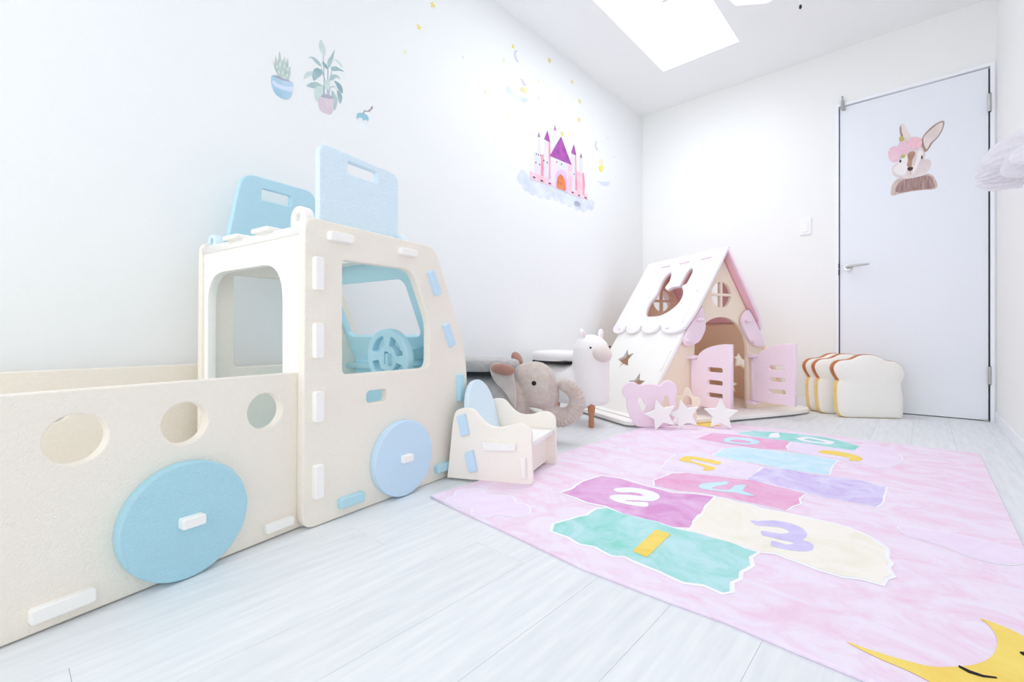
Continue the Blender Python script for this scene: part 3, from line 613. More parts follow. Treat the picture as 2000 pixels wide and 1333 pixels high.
# ================================================================= BREAD CUSHIONS
BREAD = mat('bread_white', (250, 247, 240), .95, bump=.3, bscale=90, sheen=.3, spec=.05)
CRUST = mat('crust_tan', (240, 206, 128), .95, (250, 226, 160), 14, (.3, .7), sheen=.3, spec=.05)
CRUSTB = mat('crust_brown', (186, 108, 58), .95, (206, 132, 82), 16, (.3, .7), sheen=.3, spec=.05)
bso = [(-0.022,0.087),(-0.025,0.143),(-0.022,0.199),(-0.012,0.220),(-0.031,0.255),(-0.041,0.290),(-0.031,0.318),(-0.003,0.338),(0.054,0.346),(0.105,0.370),(0.161,0.372),(0.205,0.361),(0.242,0.340),(0.285,0.335),(0.322,0.312),(0.339,0.271),(0.331,0.233),(0.319,0.208),(0.322,0.164),(0.328,0.123),(0.327,0.061),(0.319,0.006),(0.279,-0.006),(0.205,-0.006),(0.105,-0.004),(0.029,0.001),(-0.012,0.021)]
bso = sm([(x, max(z, .003)) for x, z in bso], 4)
def bread(P, U, lab, s=1.0, lean=-.03):
    M = frame(P, U, (0, 0, 1))
    Nv = Vector(U).cross(Vector((0, 0, 1))).normalized()
    M = frame(P, U, Vector((0, 0, 1))+Nv*lean)
    t = thing('bread_cushion', lab, 'cushion', P, 'bread slice cushions by the door')
    th = .058; k = len(bso); cx_ = sum(p[0] for p in bso)/k; cz_ = sum(p[1] for p in bso)/k
    def rings(zs):
        out = []
        for z_, sc_ in zs:
            out.append([Vector((cx_+(x-cx_)*sc_, max(cz_+(y-cz_)*sc_, .0), z_)) for x, y in bso])
        return out
    # crumb: puffed front and back faces
    for sgn in (1, -1):
        bm = bmesh.new(); R = rings([(sgn*(th/2-.008), 1.0), (sgn*(th/2), .975), (sgn*(th/2+.008), .90), (sgn*(th/2+.014), .70), (sgn*(th/2+.016), .35)])
        vs = [[bm.verts.new(v) for v in r] for r in R]
        c = bm.verts.new((cx_, cz_, sgn*(th/2+.017)))
        for a, b in zip(vs[:-1], vs[1:]):
            for i in range(k): bm.faces.new((a[i], a[(i+1) % k], b[(i+1) % k], b[i]))
        for i in range(k): bm.faces.new((vs[-1][i], vs[-1][(i+1) % k], c))
        link('crumb_face', bm_mesh(bm, 'crumb_face'), BREAD, M @ Matrix.Translation((0, 0, -th/2)), t)
    # crust band with the brown dome and tan sides
    bm = bmesh.new(); R = rings([(th/2-.006, .996), (th/2-.012, 1.012), (0, 1.02), (-th/2+.012, 1.012), (-th/2+.006, .996)])
    vs = [[bm.verts.new(v) for v in r] for r in R]
    for a, b in zip(vs[:-1], vs[1:]):
        for i in range(k):
            f = bm.faces.new((a[i], a[(i+1) % k], b[(i+1) % k], b[i]))
            f.material_index = 1 if f.calc_center_median().y > .220 else 0
    link('crust', bm_mesh(bm, 'crust'), [CRUST, CRUSTB], M @ Matrix.Translation((0, 0, -th/2)), t)
bx = Vector((.8412, .5408, 0))
bread((-.362, 3.341, 0), bx, 'front bread-slice cushion, fully visible white face with brown crust, before the door')
bread((-.470, 3.425, 0), bx, 'middle bread-slice cushion, partly hidden behind the front slice')
bread((-.530, 3.487, 0), bx, 'rearmost bread-slice cushion nearest the pink playhouse door')

# ================================================================= ELEPHANT STOOL
GREY = mat('grey_velvet', (178, 170, 168), .95, (196, 190, 188), 40, (.3, .7), bump=.25, bscale=300, sheen=.5, spec=.05)
TAN = mat('elephant_plush', (214, 206, 198), .95, (194, 166, 156), 18, (.32, .78), bump=.5, bscale=220, sheen=.5, spec=.05, detail=8, distort=1.5)
EARIN = mat('ear_brown', (170, 122, 108), .95, (186, 142, 128), 30, (.3, .7), bump=.4, bscale=200, sheen=.4, spec=.05)
EARP = mat('ear_pale', (224, 212, 206), .95, (206, 190, 184), 12, (.3, .7), bump=.3, bscale=150, sheen=.4, spec=.05)
MEL = frame((-1.3421, 1.6441, .2507), (.9, .436, 0), Z)     # u = facing, v up, n towards the camera
el = thing('elephant_stool', 'grey and tan plush elephant storage stool with a curled trunk, behind the small armchair', 'stool', (-1.55, 1.55, 0))
tr_c = [(0.015,-0.075),(0.043,-0.097),(0.072,-0.115),(0.103,-0.130),(0.134,-0.135),(0.166,-0.124),(0.192,-0.100),(0.203,-0.067),(0.196,-0.033),(0.175,-0.006),(0.152,0.009),(0.134,0.016)]
trr = [.062, .058, .052, .046, .043, .040, .038, .036, .033, .031, .029, .026]
def dense(P, R, n=6):
    oP, oR = [], []
    for i in range(len(P)-1):
        p0, p1, p2, p3 = [Vector(P[max(0, min(len(P)-1, i+j))]) for j in (-1, 0, 1, 2)]
        for q in range(n):
            t = q/n
            oP.append(.5*((2*p1)+(p2-p0)*t+(2*p0-5*p1+4*p2-p3)*t*t+(3*p1-p0-3*p2+p3)*t**3)); oR.append(R[i]*(1-t)+R[i+1]*t)
    oP.append(Vector(P[-1])); oR.append(R[-1]); return oP, oR
tp, trd = dense([(x, y, 0) for x, y in tr_c], trr, 10)
bm = bmesh.new()
loft_bm(bm, tp, [r*(1+.085*(1 if i % 4 < 2 else -1)*(1 if i > 34 else .1)) for i, r in enumerate(trd)], 28, ref=(0, 0, 1))
ell_bm(bm, tp[-1], (.024, .024, .026), seg=16)
ell_bm(bm, (.005, .0, 0), (.108, .118, .105), seg=40)
ell_bm(bm, (.035, -.035, 0), (.085, .095, .082), seg=32)
ell_bm(bm, (-.03, .025, 0), (.085, .085, .09), seg=32)
bmh = bm_mesh(bm, 'head')
head_me = fuse(bmh, .0036, 2, .4)
# barrel body with rounded ends, joined to the head as one plush skin
bm = bmesh.new()
loft_bm(bm, [(-.45, -.055, 0), (-.44, -.055, 0), (-.42, -.055, 0), (-.36, -.055, 0), (-.12, -.055, 0), (-.07, -.05, 0), (-.03, -.045, 0), (-.01, -.04, 0)],
        [(.06, .05), (.11, .09), (.14, .112), (.155, .125), (.155, .125), (.14, .115), (.115, .10), (.06, .05)], 40, ref=(0, 1, 0))
body_me = fuse(bm_mesh(bm, 'body'), .007, 6)
bm = bmesh.new(); bm.from_mesh(body_me); 
bm.verts.ensure_lookup_table()
bm2 = bmesh.new(); bm2.from_mesh(head_me)
me_join = bpy.data.meshes.new('body'); 
tmp = bpy.data.meshes.new('tmpm'); bm2.to_mesh(tmp); bm.from_mesh(tmp); bm.to_mesh(me_join); bm.free(); bm2.free()
me_join = fuse(me_join, .0036, 1, .3)
me_join.materials.append(GREY); me_join.materials.append(TAN)
for p in me_join.polygons:
    c = p.center; p.material_index = 1 if (c.x > -.055 and not (c.x < -.02 and (c.y < -.13))) else 0
link('body', me_join, None, MEL, el)
bm = bmesh.new()
lid = [(-.24+.165*math.cos(a)*1.12, .150*math.sin(a)) for a in [i*2*PI/48 for i in range(48)]]
def cushion_mesh(name, outline, h, z0):
    bm = bmesh.new(); vs = []
    for z_, s_ in ((0, .0), (0, .93), (h*.15, .985), (h*.5, 1.0), (h*.8, .97), (h*.95, .88), (h*1.04, .6), (h*1.07, .3)):
        vs.append([bm.verts.new((x*max(s_, .001), z0+z_, y*max(s_, .001))) for x, y in outline])
    n_ = len(outline)
    for a, b in zip(vs[:-1], vs[1:]):
        for i in range(n_): bm.faces.new((a[i], b[i], b[(i+1) % n_], a[(i+1) % n_]))
    bm.faces.new(vs[-1])
    bmesh.ops.remove_doubles(bm, verts=bm.verts, dist=.0005)
    return bm_mesh(bm, name)
ov = [(.185*math.cos(a), .150*math.sin(a)) for a in [i*2*PI/56 for i in range(56)]]
link('seat_cushion', cushion_mesh('seat_cushion', ov, .055, 0), GREY, MEL @ Matrix.Translation((-.255, .074, 0)), el)
box('lid_gap_shade', (-.41, .058, -.13), (-.10, .074, .13), DARK, MEL, el, bev=.004)  # dark slab added for the shade in the gap below the cushion
# ears: near one folded, far one small
EAR = slab_mesh('ear', sm([(-0.056,0.090),(-0.049,0.050),(-0.043,0.002),(-0.040,-0.042),(-0.043,-0.080),(-0.056,-0.063),(-0.077,-0.030),(-0.100,0.000),(-0.129,0.026),(-0.150,0.057),(-0.159,0.088),(-0.150,0.111),(-0.117,0.116),(-0.082,0.105)], 4), [], .012, .004, 2)
ea = link('ear', EAR, [EARP], MEL @ Matrix.Translation((0, 0, .160)), el)
bm = bmesh.new()
fold = [(-0.146,0.098),(-0.130,0.112),(-0.102,0.117),(-0.072,0.110),(-0.051,0.098),(-0.042,0.080),(-0.056,0.069),(-0.090,0.066),(-0.125,0.069),(-0.146,0.078)]
fx = sum(p[0] for p in fold)/len(fold); fy = sum(p[1] for p in fold)/len(fold)
ell_bm(bm, (fx, fy, .165), (.056, .025, .024), Matrix.Rotation(-.12, 4, 'Z'), 28)
link('ear_fold', bm_mesh(bm, 'ear_fold'), EARIN, MEL, el)
fe = [(-0.098,0.121)][0]
bm = bmesh.new(); ell_bm(bm, (fe[0], fe[1], -.07), (.025, .040, .03), Matrix.Rotation(.45, 4, 'Z'), 28)
link('ear', bm_mesh(bm, 'ear'), EARIN, MEL, el)
ey = [(0.026,0.027)][0]
bm = bmesh.new(); ell_bm(bm, (ey[0], ey[1], .101), (.0105, .0105, .008), seg=20); link('eye', bm_mesh(bm, 'eye'), mat('glossy_black', (22, 18, 18), .15), MEL, el)
tk = [(0.001,-0.083),(0.027,-0.091),(0.050,-0.099),(0.074,-0.116)]
bm = bmesh.new(); loft_bm(bm, [(x, y, .088) for x, y in tk][::-1], [.014, .013, .009, .002], 16, ref=(0, 0, 1))
link('tusk', bm_mesh(bm, 'tusk'), BREAD, MEL, el)
bm = bmesh.new(); loft_bm(bm, [(x, y, -.088) for x, y in tk][::-1], [.014, .013, .009, .002], 16, ref=(0, 0, 1))
link('tusk', bm_mesh(bm, 'tusk'), BREAD, MEL, el)
SEAM = mat('seam_thread', (120, 112, 112), .9)
se = [(-0.067,0.076),(-0.033,0.084),(0.005,0.085),(0.045,0.072),(0.084,0.050),(0.112,0.028)]
WOODL = mat('turned_leg_wood', (204, 146, 108), .45, (186, 124, 88), 20, (.3, .7), stretch=(6, 6, 1), spec=.4)
def leg(x, n, M, par, h=.10, zf=0):
    prof = [(0, .012), (.006, .015), (.018, .0155), (.022, .013), (.028, .0155), (.034, .013), (.05, .012), (h*.9, .019), (h+.03, .020)]
    bm = bmesh.new(); loft_bm(bm, [(x, z_, n) for z_, r in prof], [r for z_, r in prof], 20, ref=(0, 0, 1))
    me = bm_mesh(bm, 'leg'); 
    link('leg', me, WOODL, M, par)
ME0 = frame((-1.3421, 1.6441, 0), (.9, .436, 0), Z)
for x in (-.38, -.07):
    for n in (-.085, .085): leg(x, n, ME0, el, .085)

# ================================================================= LLAMA STOOL
WOOL = mat('llama_plush', (250, 245, 244), .95, bump=.45, bscale=160, sheen=.4, spec=.05)
MUZ = mat('llama_muzzle', (226, 212, 206), .9, (236, 222, 218), 20, (.3, .7), sheen=.3, spec=.1)
MLL = frame((-1.3483, 2.1491, 0), (.9854, -.1701, 0), Z)
ll = thing('llama_stool', 'white plush llama storage stool with a beige muzzle standing beside the playhouse', 'stool', (-1.5, 2.17, 0))
nk = [(-.002, .10), (-.005, .108), (-.005, .14), (-.006, .20), (-.006, .27), (-.004, .34), (.0, .385), (.0, .42), (.002, .455), (.004, .48), (.005, .492)]
nr = [.060, .084, .099, .103, .102, .101, .100, .096, .080, .052, .02]
bm = bmesh.new(); loft_bm(bm, [(x, z_, 0) for x, z_ in nk], nr, 36, ref=(0, 0, 1))
loft_bm(bm, [(-.40, .215, 0), (-.385, .215, 0), (-.34, .215, 0), (-.05, .215, 0), (0, .215, 0)], [(.05, .05), (.10, .09), (.130, .118), (.130, .118), (.09, .08)], 36, ref=(0, 1, 0))
link('body', fuse(bm_mesh(bm, 'body'), .006, 8), WOOL, MLL, ll)
mz = [(0.158,0.394)][0]
bm = bmesh.new(); ell_bm(bm, (.092, .392, .024), (.058, .043, .050), Matrix.Rotation(-.35, 4, 'Z'), 32)
link('muzzle', bm_mesh(bm, 'muzzle'), MUZ, MLL, ll)
BLK = MC['glossy_black']
for (x, y, n) in ((.066, .424, .080), (.098, .428, -.036)):
    bm = bmesh.new(); ell_bm(bm, (x, y, n), (.0055, .0055, .0055), seg=14); link('eye', bm_mesh(bm, 'eye'), BLK, MLL, ll)
PEAR = mat('llama_ear_inner', (240, 224, 230), .95)
for n, x in ((.058, -.012), (-.066, .010)):
    bm = bmesh.new(); ell_bm(bm, (x, .498, n), (.012, .028, .020), Matrix.Rotation(.15, 4, 'Z') @ Matrix.Rotation(.35*(1 if n > 0 else -1), 4, 'X'), 24)
    e_ = link('ear', bm_mesh(bm, 'ear'), WOOL, MLL, ll)
    bm = bmesh.new(); ell_bm(bm, (x+.008, .496, n), (.008, .019, .012), Matrix.Rotation(.15, 4, 'Z') @ Matrix.Rotation(.35*(1 if n > 0 else -1), 4, 'X'), 20)
    link('ear_lining', bm_mesh(bm, 'ear_lining'), PEAR, MLL, e_)
ovl = [(.185*math.cos(a), .135*math.sin(a)) for a in [i*2*PI/56 for i in range(56)]]
link('seat_cushion', cushion_mesh('seat_cushion', ovl, .055, 0), WOOL, MLL @ Matrix.Translation((-.250, .343, 0)), ll)
box('lid_gap_shade', (-.38, .330, -.10), (-.10, .343, .10), DARK, MLL, ll, bev=.004)  # stands in for the shaded gap between cushion and body, painted dark
for x, n in ((.045, .050), (-.045, -.050), (-.33, .065), (-.33, -.065)): leg(x, n, MLL, ll, .10)

# ================================================================= WALL STICKERS
MW = M_wall
def lay(k): return .0004+k*.0004
def water(name, a, b=None, ns=12): return mat('sticker_'+name, a, .7, b or tuple(min(255, c+14) for c in a), ns, (.35, .65), spec=.15)
SB = water('pot_blue', (166, 206, 226), (206, 222, 244)); SB2 = water('pot_band', (212, 222, 246)); SG = water('sage', (176, 196, 190), (206, 218, 210), 30); SG2 = water('green_grey', (168, 196, 198), (196, 214, 212), 20)
SG3 = water('leaf_deep', (146, 178, 186), (170, 196, 200), 20); SGP = water('leaf_pale', (204, 220, 216)); SP = water('pot_rose', (214, 196, 210), (228, 212, 222)); SPD = water('soil', (168, 172, 186)); ST = water('stem', (170, 186, 196))
st1 = thing('plant_sticker', 'wall sticker of a spiky succulent in a striped light blue pot', 'wall sticker', (XL, *[(0.7152,1.4340)][0]))
flat('printed_plant', sm([(0.6909,1.4909),(0.6827,1.5219),(0.6909,1.5048),(0.6926,1.5472),(0.6999,1.5157),(0.7075,1.5680),(0.7159,1.5298),(0.7268,1.5557),(0.7295,1.5287),(0.7391,1.5560),(0.7405,1.5158),(0.7474,1.5259),(0.7484,1.4979),(0.7415,1.4666),(0.7227,1.4624),(0.7025,1.4680)], 1), SG, MW, st1, lay(0))
for k, (cx_, cy_) in enumerate(((225, 510), (262, 480), (305, 490), (340, 520), (240, 550), (285, 545), (325, 570), (260, 590), (300, 610), (340, 625))):
    c = [(-0.0004,1.3758)][0]
for P_ in ([(0.6932,1.5023),(0.6975,1.5094),(0.7025,1.5064),(0.6999,1.4982),(0.6942,1.4958)], [(0.7059,1.5183),(0.7099,1.5306),(0.7143,1.5220),(0.7126,1.5108),(0.7065,1.5081)], [(0.7210,1.5180),(0.7261,1.5308),(0.7302,1.5220),(0.7278,1.5104),(0.7220,1.5096)],
           [(0.7346,1.5133),(0.7391,1.5223),(0.7425,1.5150),(0.7398,1.5049),(0.7346,1.5045)], [(0.6985,1.4837),(0.7042,1.4914),(0.7099,1.4886),(0.7075,1.4806),(0.7009,1.4778)], [(0.7143,1.4905),(0.7193,1.4996),(0.7244,1.4948),(0.7220,1.4832),(0.7159,1.4824)],
           [(0.7295,1.4864),(0.7346,1.4956),(0.7398,1.4907),(0.7364,1.4804),(0.7312,1.4800)], [(0.7193,1.4698),(0.7244,1.4772),(0.7295,1.4730),(0.7268,1.4658),(0.7210,1.4652)]):
    flat('printed_leaf', sm(P_, 2), SGP, MW, st1, lay(1))
flat('printed_pot', sm([(0.6778,1.4576),(0.6876,1.4673),(0.7059,1.4642),(0.7295,1.4634),(0.7519,1.4691),(0.7571,1.4588),(0.7554,1.4295),(0.7467,1.4048),(0.7329,1.3931),(0.7126,1.3916),(0.6942,1.3984),(0.6843,1.4119),(0.6778,1.4334)], 3), SB, MW, st1, lay(2))
flat('printed_band', sm([(0.6821,1.4456),(0.7025,1.4401),(0.7295,1.4405),(0.7557,1.4504),(0.7543,1.4309),(0.7329,1.4242),(0.7025,1.4226),(0.6843,1.4292)], 2), SB2, MW, st1, lay(3))
flat('printed_soil', sm([(0.6860,1.4652),(0.7025,1.4697),(0.7295,1.4687),(0.7484,1.4680),(0.7295,1.4617),(0.7025,1.4603)], 2), SPD, MW, st1, lay(3))
st2 = thing('plant_sticker', 'wall sticker of a tall leafy plant in a dusty rose pot', 'wall sticker', (XL, *[(0.8879,1.4409)][0]))
for P_ in ([(0.8724,1.4570),(0.8820,1.5321),(0.8685,1.5713),(0.8712,1.5733),(0.8859,1.5337),(0.8820,1.4607)], [(0.8936,1.4652),(0.8956,1.5906),(0.8995,1.5923),(0.8995,1.4675)], [(0.8801,1.5238),(0.8762,1.6272),(0.8793,1.6286),(0.8839,1.5254)],
           [(0.8976,1.5159),(0.9133,1.5812),(0.9157,1.5811),(0.9023,1.5178)], [(0.8820,1.4720),(0.8628,1.5017),(0.8439,1.5015),(0.8666,1.5070),(0.8866,1.4776)], [(0.8995,1.4788),(0.9054,1.5115),(0.9252,1.5233),(0.9373,1.5090),(0.9252,1.5195),(0.9086,1.5089),(0.9034,1.4766)]):
    flat('printed_stem', P_, ST, MW, st2, lay(0))
lv = [([(0.8685,1.6872),(0.8801,1.6740),(0.8878,1.6550),(0.8839,1.6288),(0.8705,1.6358),(0.8609,1.6537),(0.8609,1.6724)], SGP), ([(0.8125,1.5854),(0.8290,1.6009),(0.8477,1.6012),(0.8628,1.5931),(0.8712,1.5800),(0.8590,1.5803),(0.8439,1.5866),(0.8290,1.5965)], SG2),
      ([(0.9252,1.6724),(0.9232,1.6523),(0.9153,1.6183),(0.9034,1.5903),(0.8956,1.5982),(0.8976,1.6180),(0.9113,1.6431)], SG2), ([(0.9252,1.6361),(0.9454,1.6355),(0.9638,1.6165),(0.9535,1.6179),(0.9373,1.6280)], SGP),
      ([(0.8743,1.6019),(0.8898,1.5975),(0.8976,1.5801),(0.8859,1.5807),(0.8762,1.5897)], SG3), ([(0.9113,1.5937),(0.9293,1.6061),(0.9495,1.6045),(0.9679,1.6008),(0.9454,1.5950),(0.9252,1.5845),(0.9133,1.5831)], SG3),
      ([(0.7979,1.5008),(0.8070,1.5264),(0.8253,1.5398),(0.8477,1.5438),(0.8666,1.5406),(0.8477,1.5308),(0.8216,1.5217),(0.8070,1.5082)], SGP), ([(0.8365,1.5482),(0.8515,1.5658),(0.8705,1.5628),(0.8705,1.5460),(0.8552,1.5265),(0.8383,1.5084),(0.8335,1.5267)], SG3),
      ([(0.9054,1.5418),(0.9093,1.5586),(0.9252,1.5711),(0.9434,1.5711),(0.9495,1.5601),(0.9333,1.5630),(0.9193,1.5438)], SG2), ([(0.8088,1.4761),(0.8290,1.4972),(0.8515,1.5083),(0.8666,1.5033),(0.8820,1.5020),(0.8628,1.4887),(0.8365,1.4781)], SG2),
      ([(0.8439,1.4793),(0.8628,1.4980),(0.8762,1.4922),(0.8743,1.4652),(0.8628,1.4458),(0.8496,1.4296),(0.8421,1.4526)], SGP), ([(0.9252,1.5443),(0.9454,1.5430),(0.9597,1.5295),(0.9609,1.5048),(0.9454,1.5122),(0.9333,1.5304)], SG3),
      ([(0.9373,1.5090),(0.9515,1.5030),(0.9597,1.4869),(0.9515,1.4586),(0.9413,1.4760)], SG3), ([(0.9133,1.4994),(0.9293,1.4866),(0.9393,1.4675),(0.9272,1.4227),(0.9173,1.4477)], SG2), ([(0.8839,1.5254),(0.9015,1.5364),(0.9054,1.5229),(0.8936,1.4916),(0.8839,1.5028)], SGP)]
for P_, m_ in lv: flat('printed_leaf', sm(P_, 3), m_, MW, st2, lay(1))
flat('printed_pot', sm([(0.8590,1.4444),(0.8666,1.4547),(0.8936,1.4595),(0.9193,1.4675),(0.9205,1.4412),(0.9153,1.4089),(0.9054,1.3977),(0.8859,1.3963),(0.8647,1.3999),(0.8571,1.4250)], 3), SP, MW, st2, lay(2))
flat('printed_soil', sm([(0.8685,1.4574),(0.8820,1.4720),(0.9133,1.4766),(0.9173,1.4667),(0.8936,1.4595)], 2), SPD, MW, st2, lay(3))
st3 = thing('plant_sticker', 'small wall sticker of a white pot with a blue dripping rim and a thin twig', 'wall sticker', (XL, *[(1.0534,1.4255)][0]))
flat('printed_pot', sm([(1.0250,1.4326),(1.0380,1.4512),(1.0644,1.4567),(1.0823,1.4449),(1.0814,1.4162),(1.0688,1.3917),(1.0511,1.3858),(1.0336,1.3919),(1.0258,1.4131)], 3), water('pot_white', (236, 238, 242)), MW, st3, lay(0))
flat('printed_rim', sm([(1.0250,1.4346),(1.0336,1.4505),(1.0644,1.4580),(1.0823,1.4490),(1.0805,1.4301),(1.0688,1.4341),(1.0577,1.4242),(1.0511,1.4339),(1.0358,1.4305),(1.0258,1.4190)], 2), water('rim_blue', (160, 204, 220)), MW, st3, lay(1))
TW = water('twig', (168, 140, 166))
for P_ in ([(1.0546,1.4544),(1.0622,1.4721),(1.0756,1.4729),(1.0913,1.4868),(1.1013,1.5048),(1.0995,1.4918),(1.0891,1.4778),(1.0756,1.4701),(1.0644,1.4688),(1.0577,1.4544)], [(1.0913,1.4929),(1.1013,1.5068),(1.1027,1.4930)], [(1.0845,1.4762),(1.0877,1.4712),(1.0895,1.4780)]):
    flat('printed_twig', P_, TW, MW, st3, lay(2))
# castle
cz = thing('castle_sticker', 'pink and purple fairy-tale castle wall sticker standing on pale blue clouds', 'wall sticker', (XL, *[(2.4889,1.5336)][0]))
CLD = water('cloud_blue', (214, 222, 242), (232, 238, 250), 9); CW = water('castle_white', (238, 222, 238), (226, 230, 246)); CP = water('castle_pink', (244, 196, 212), (248, 218, 230)); CPU = water('castle_purple', (188, 98, 178), (160, 84, 168), 22)
CDP = water('castle_rose', (232, 150, 172), (240, 176, 190)); CG = water('spire_grey', (160, 122, 160)); COR = water('castle_door', (236, 150, 96), (226, 124, 88), 30); CKB = water('castle_window', (96, 70, 96)); CAR = water('castle_arch', (222, 190, 226))
K = lambda s: s
flat('printed_cloud', sm([(2.0835,1.4314),(2.0994,1.4605),(2.1316,1.4794),(2.1710,1.4792),(2.2044,1.4621),(2.2731,1.4664),(2.3809,1.4709),(2.4637,1.4683),(2.5262,1.4693),(2.6070,1.4670),(2.7255,1.4773),(2.8326,1.4816),(2.9258,1.4819),(2.9402,1.4594),(2.9069,1.4269),(2.8326,1.4015),(2.7430,1.3930),(2.6739,1.3980),(2.6070,1.4076),(2.5421,1.4029),(2.4637,1.4086),(2.3735,1.3973),(2.2942,1.3859),(2.2316,1.3867),(2.1910,1.3944),(2.1381,1.4072),(2.0994,1.4145)], 3), CLD, MW, cz, lay(0))
for q_ in [(2.1122,1.4387),(2.1578,1.4078),(2.2180,1.3965),(2.2942,1.3947),(2.3735,1.4040),(2.4637,1.4155),(2.5421,1.4099),(2.6235,1.4064),(2.7169,1.4022),(2.7963,1.4050),(2.8927,1.4418),(2.1316,1.4647)]:
    flat('printed_cloud_puff', circ(q_[0], q_[1], .042, 20, ry=.034), CLD, MW, cz, lay(0))
CAST = [
 ([(2.2731,1.7443),(2.2942,1.7489),(2.3048,1.6464),(2.2661,1.6416)], CW, 1, 'printed_tower'), ([(2.2815,1.7821),(2.2956,1.7494),(2.2696,1.7462)], CG, 2, 'printed_spire'),
 ([(2.4370,1.8427),(2.4676,1.8506),(2.4676,1.7679),(2.4446,1.7287),(2.4370,1.7629)], CW, 1, 'printed_tower'), ([(2.4515,1.8818),(2.4676,1.8496),(2.4385,1.8445)], CG, 2, 'printed_spire'),
 ([(2.2371,1.6417),(2.3084,1.6431),(2.3048,1.5008),(2.2385,1.5011)], CW, 1, 'printed_tower'), ([(2.3048,1.6420),(2.3334,1.6526),(2.3334,1.4993),(2.3013,1.4977)], CDP, 2, 'printed_tower'),
 ([(2.3443,1.7472),(2.3883,1.7498),(2.3957,1.5062),(2.3407,1.4967)], CW, 2, 'printed_tower'), ([(2.3846,1.7509),(2.3994,1.7511),(2.4121,1.5103),(2.3846,1.5079)], CDP, 3, 'printed_tower'),
 ([(2.3713,1.8208),(2.4016,1.7495),(2.3356,1.7533)], CPU, 4, 'printed_spire'),
 ([(2.1923,1.5062),(2.2316,1.5058),(2.4637,1.5142),(2.4637,1.4706),(2.1977,1.4582)], CP, 3, 'printed_wall'),
 ([(2.5906,1.5129),(2.6570,1.5122),(2.8417,1.5112),(2.8509,1.4706),(2.5988,1.4651)], CP, 3, 'printed_wall'),
 ([(2.4031,1.6595),(2.6319,1.6710),(2.6319,1.4895),(2.5906,1.4608),(2.4031,1.4900)], CW, 3, 'printed_wall'), ([(2.6029,1.6630),(2.6486,1.6709),(2.6486,1.4838),(2.6029,1.4826)], CP, 4, 'printed_wall'),
 ([(2.6486,1.7476),(2.6996,1.7529),(2.6996,1.4957),(2.6486,1.4982)], CW, 3, 'printed_tower'), ([(2.6867,1.7516),(2.7013,1.7534),(2.7125,1.5084),(2.6893,1.5078)], CDP, 4, 'printed_tower'),
 ([(2.6722,1.8245),(2.7013,1.7544),(2.6385,1.7519)], CPU, 5, 'printed_spire'),
 ([(2.7082,1.6436),(2.7784,1.6524),(2.7829,1.4977),(2.7082,1.5001)], CP, 3, 'printed_tower'), ([(2.7474,1.7497),(2.7739,1.7549),(2.7829,1.6437),(2.7474,1.6442)], CW, 4, 'printed_tower'), ([(2.7624,1.7885),(2.7766,1.7557),(2.7474,1.7546)], CG, 5, 'printed_spire'),
 ([(2.7784,1.6524),(2.8008,1.6558),(2.8144,1.5672),(2.8035,1.4950),(2.7829,1.4977)], CDP, 4, 'printed_tower'),
 ([(2.5199,1.8284),(2.6444,1.6697),(2.3957,1.6619)], CPU, 5, 'printed_roof')]
for P_, m_, k_, nm_ in CAST: flat(nm_, P_, m_, MW, cz, lay(k_))
flat('printed_arch', sm([(2.4561,1.4642),(2.4545,1.5211),(2.4637,1.5601),(2.4947,1.5937),(2.5341,1.6089),(2.5743,1.5985),(2.5906,1.5602),(2.5971,1.5097),(2.5971,1.4623)][:-1]+[(2.5955,1.4643),(2.5262,1.4693)], 3), CAR, MW, cz, lay(4))
flat('printed_door', sm([(2.4714,1.4747),(2.4730,1.5211),(2.4869,1.5523),(2.5143,1.5710),(2.5461,1.5630),(2.5662,1.5399),(2.5743,1.5042),(2.5703,1.4750),(2.5262,1.4716)], 3), COR, MW, cz, lay(5))
for P_ in ([(2.2214,1.4837),(2.2453,1.4833),(2.2453,1.4747),(2.2214,1.4750)], [(2.2977,1.4805),(2.3241,1.4810),(2.3241,1.4725),(2.2977,1.4726)], [(2.3809,1.4844),(2.4069,1.4841),(2.4069,1.4760),(2.3809,1.4754)],
           [(2.6444,1.4867),(2.6697,1.4863),(2.6697,1.4781),(2.6444,1.4780)], [(2.7212,1.4836),(2.7474,1.4832),(2.7474,1.4754),(2.7212,1.4753)], [(2.8053,1.4865),(2.8326,1.4866),(2.8326,1.4776),(2.8053,1.4780)],
           [(2.3625,1.6142),(2.3720,1.6160),(2.3720,1.6043),(2.3625,1.6030)], [(2.3262,1.6164),(2.3356,1.6177),(2.3356,1.6057),(2.3262,1.6048)], [(2.2467,1.5815),(2.2536,1.5826),(2.2536,1.5713),(2.2467,1.5706)],
           [(2.2843,1.5789),(2.2928,1.5804),(2.2928,1.5703),(2.2843,1.5693)], [(2.2522,1.6362),(2.2592,1.6373),(2.2592,1.6278),(2.2522,1.6266)], [(2.2745,1.6384),(2.2815,1.6387),(2.2815,1.6290),(2.2745,1.6287)], [(2.2956,1.6393),(2.3027,1.6405),(2.3027,1.6317),(2.2956,1.6305)],
           [(2.4676,1.6461),(2.4769,1.6473),(2.4769,1.6381),(2.4676,1.6369)], [(2.5199,1.6469),(2.5294,1.6482),(2.5294,1.6379),(2.5199,1.6372)], [(2.6688,1.6186),(2.6773,1.6199),(2.6773,1.6088),(2.6688,1.6080)]):
    flat('printed_window', P_, CKB, MW, cz, lay(5))
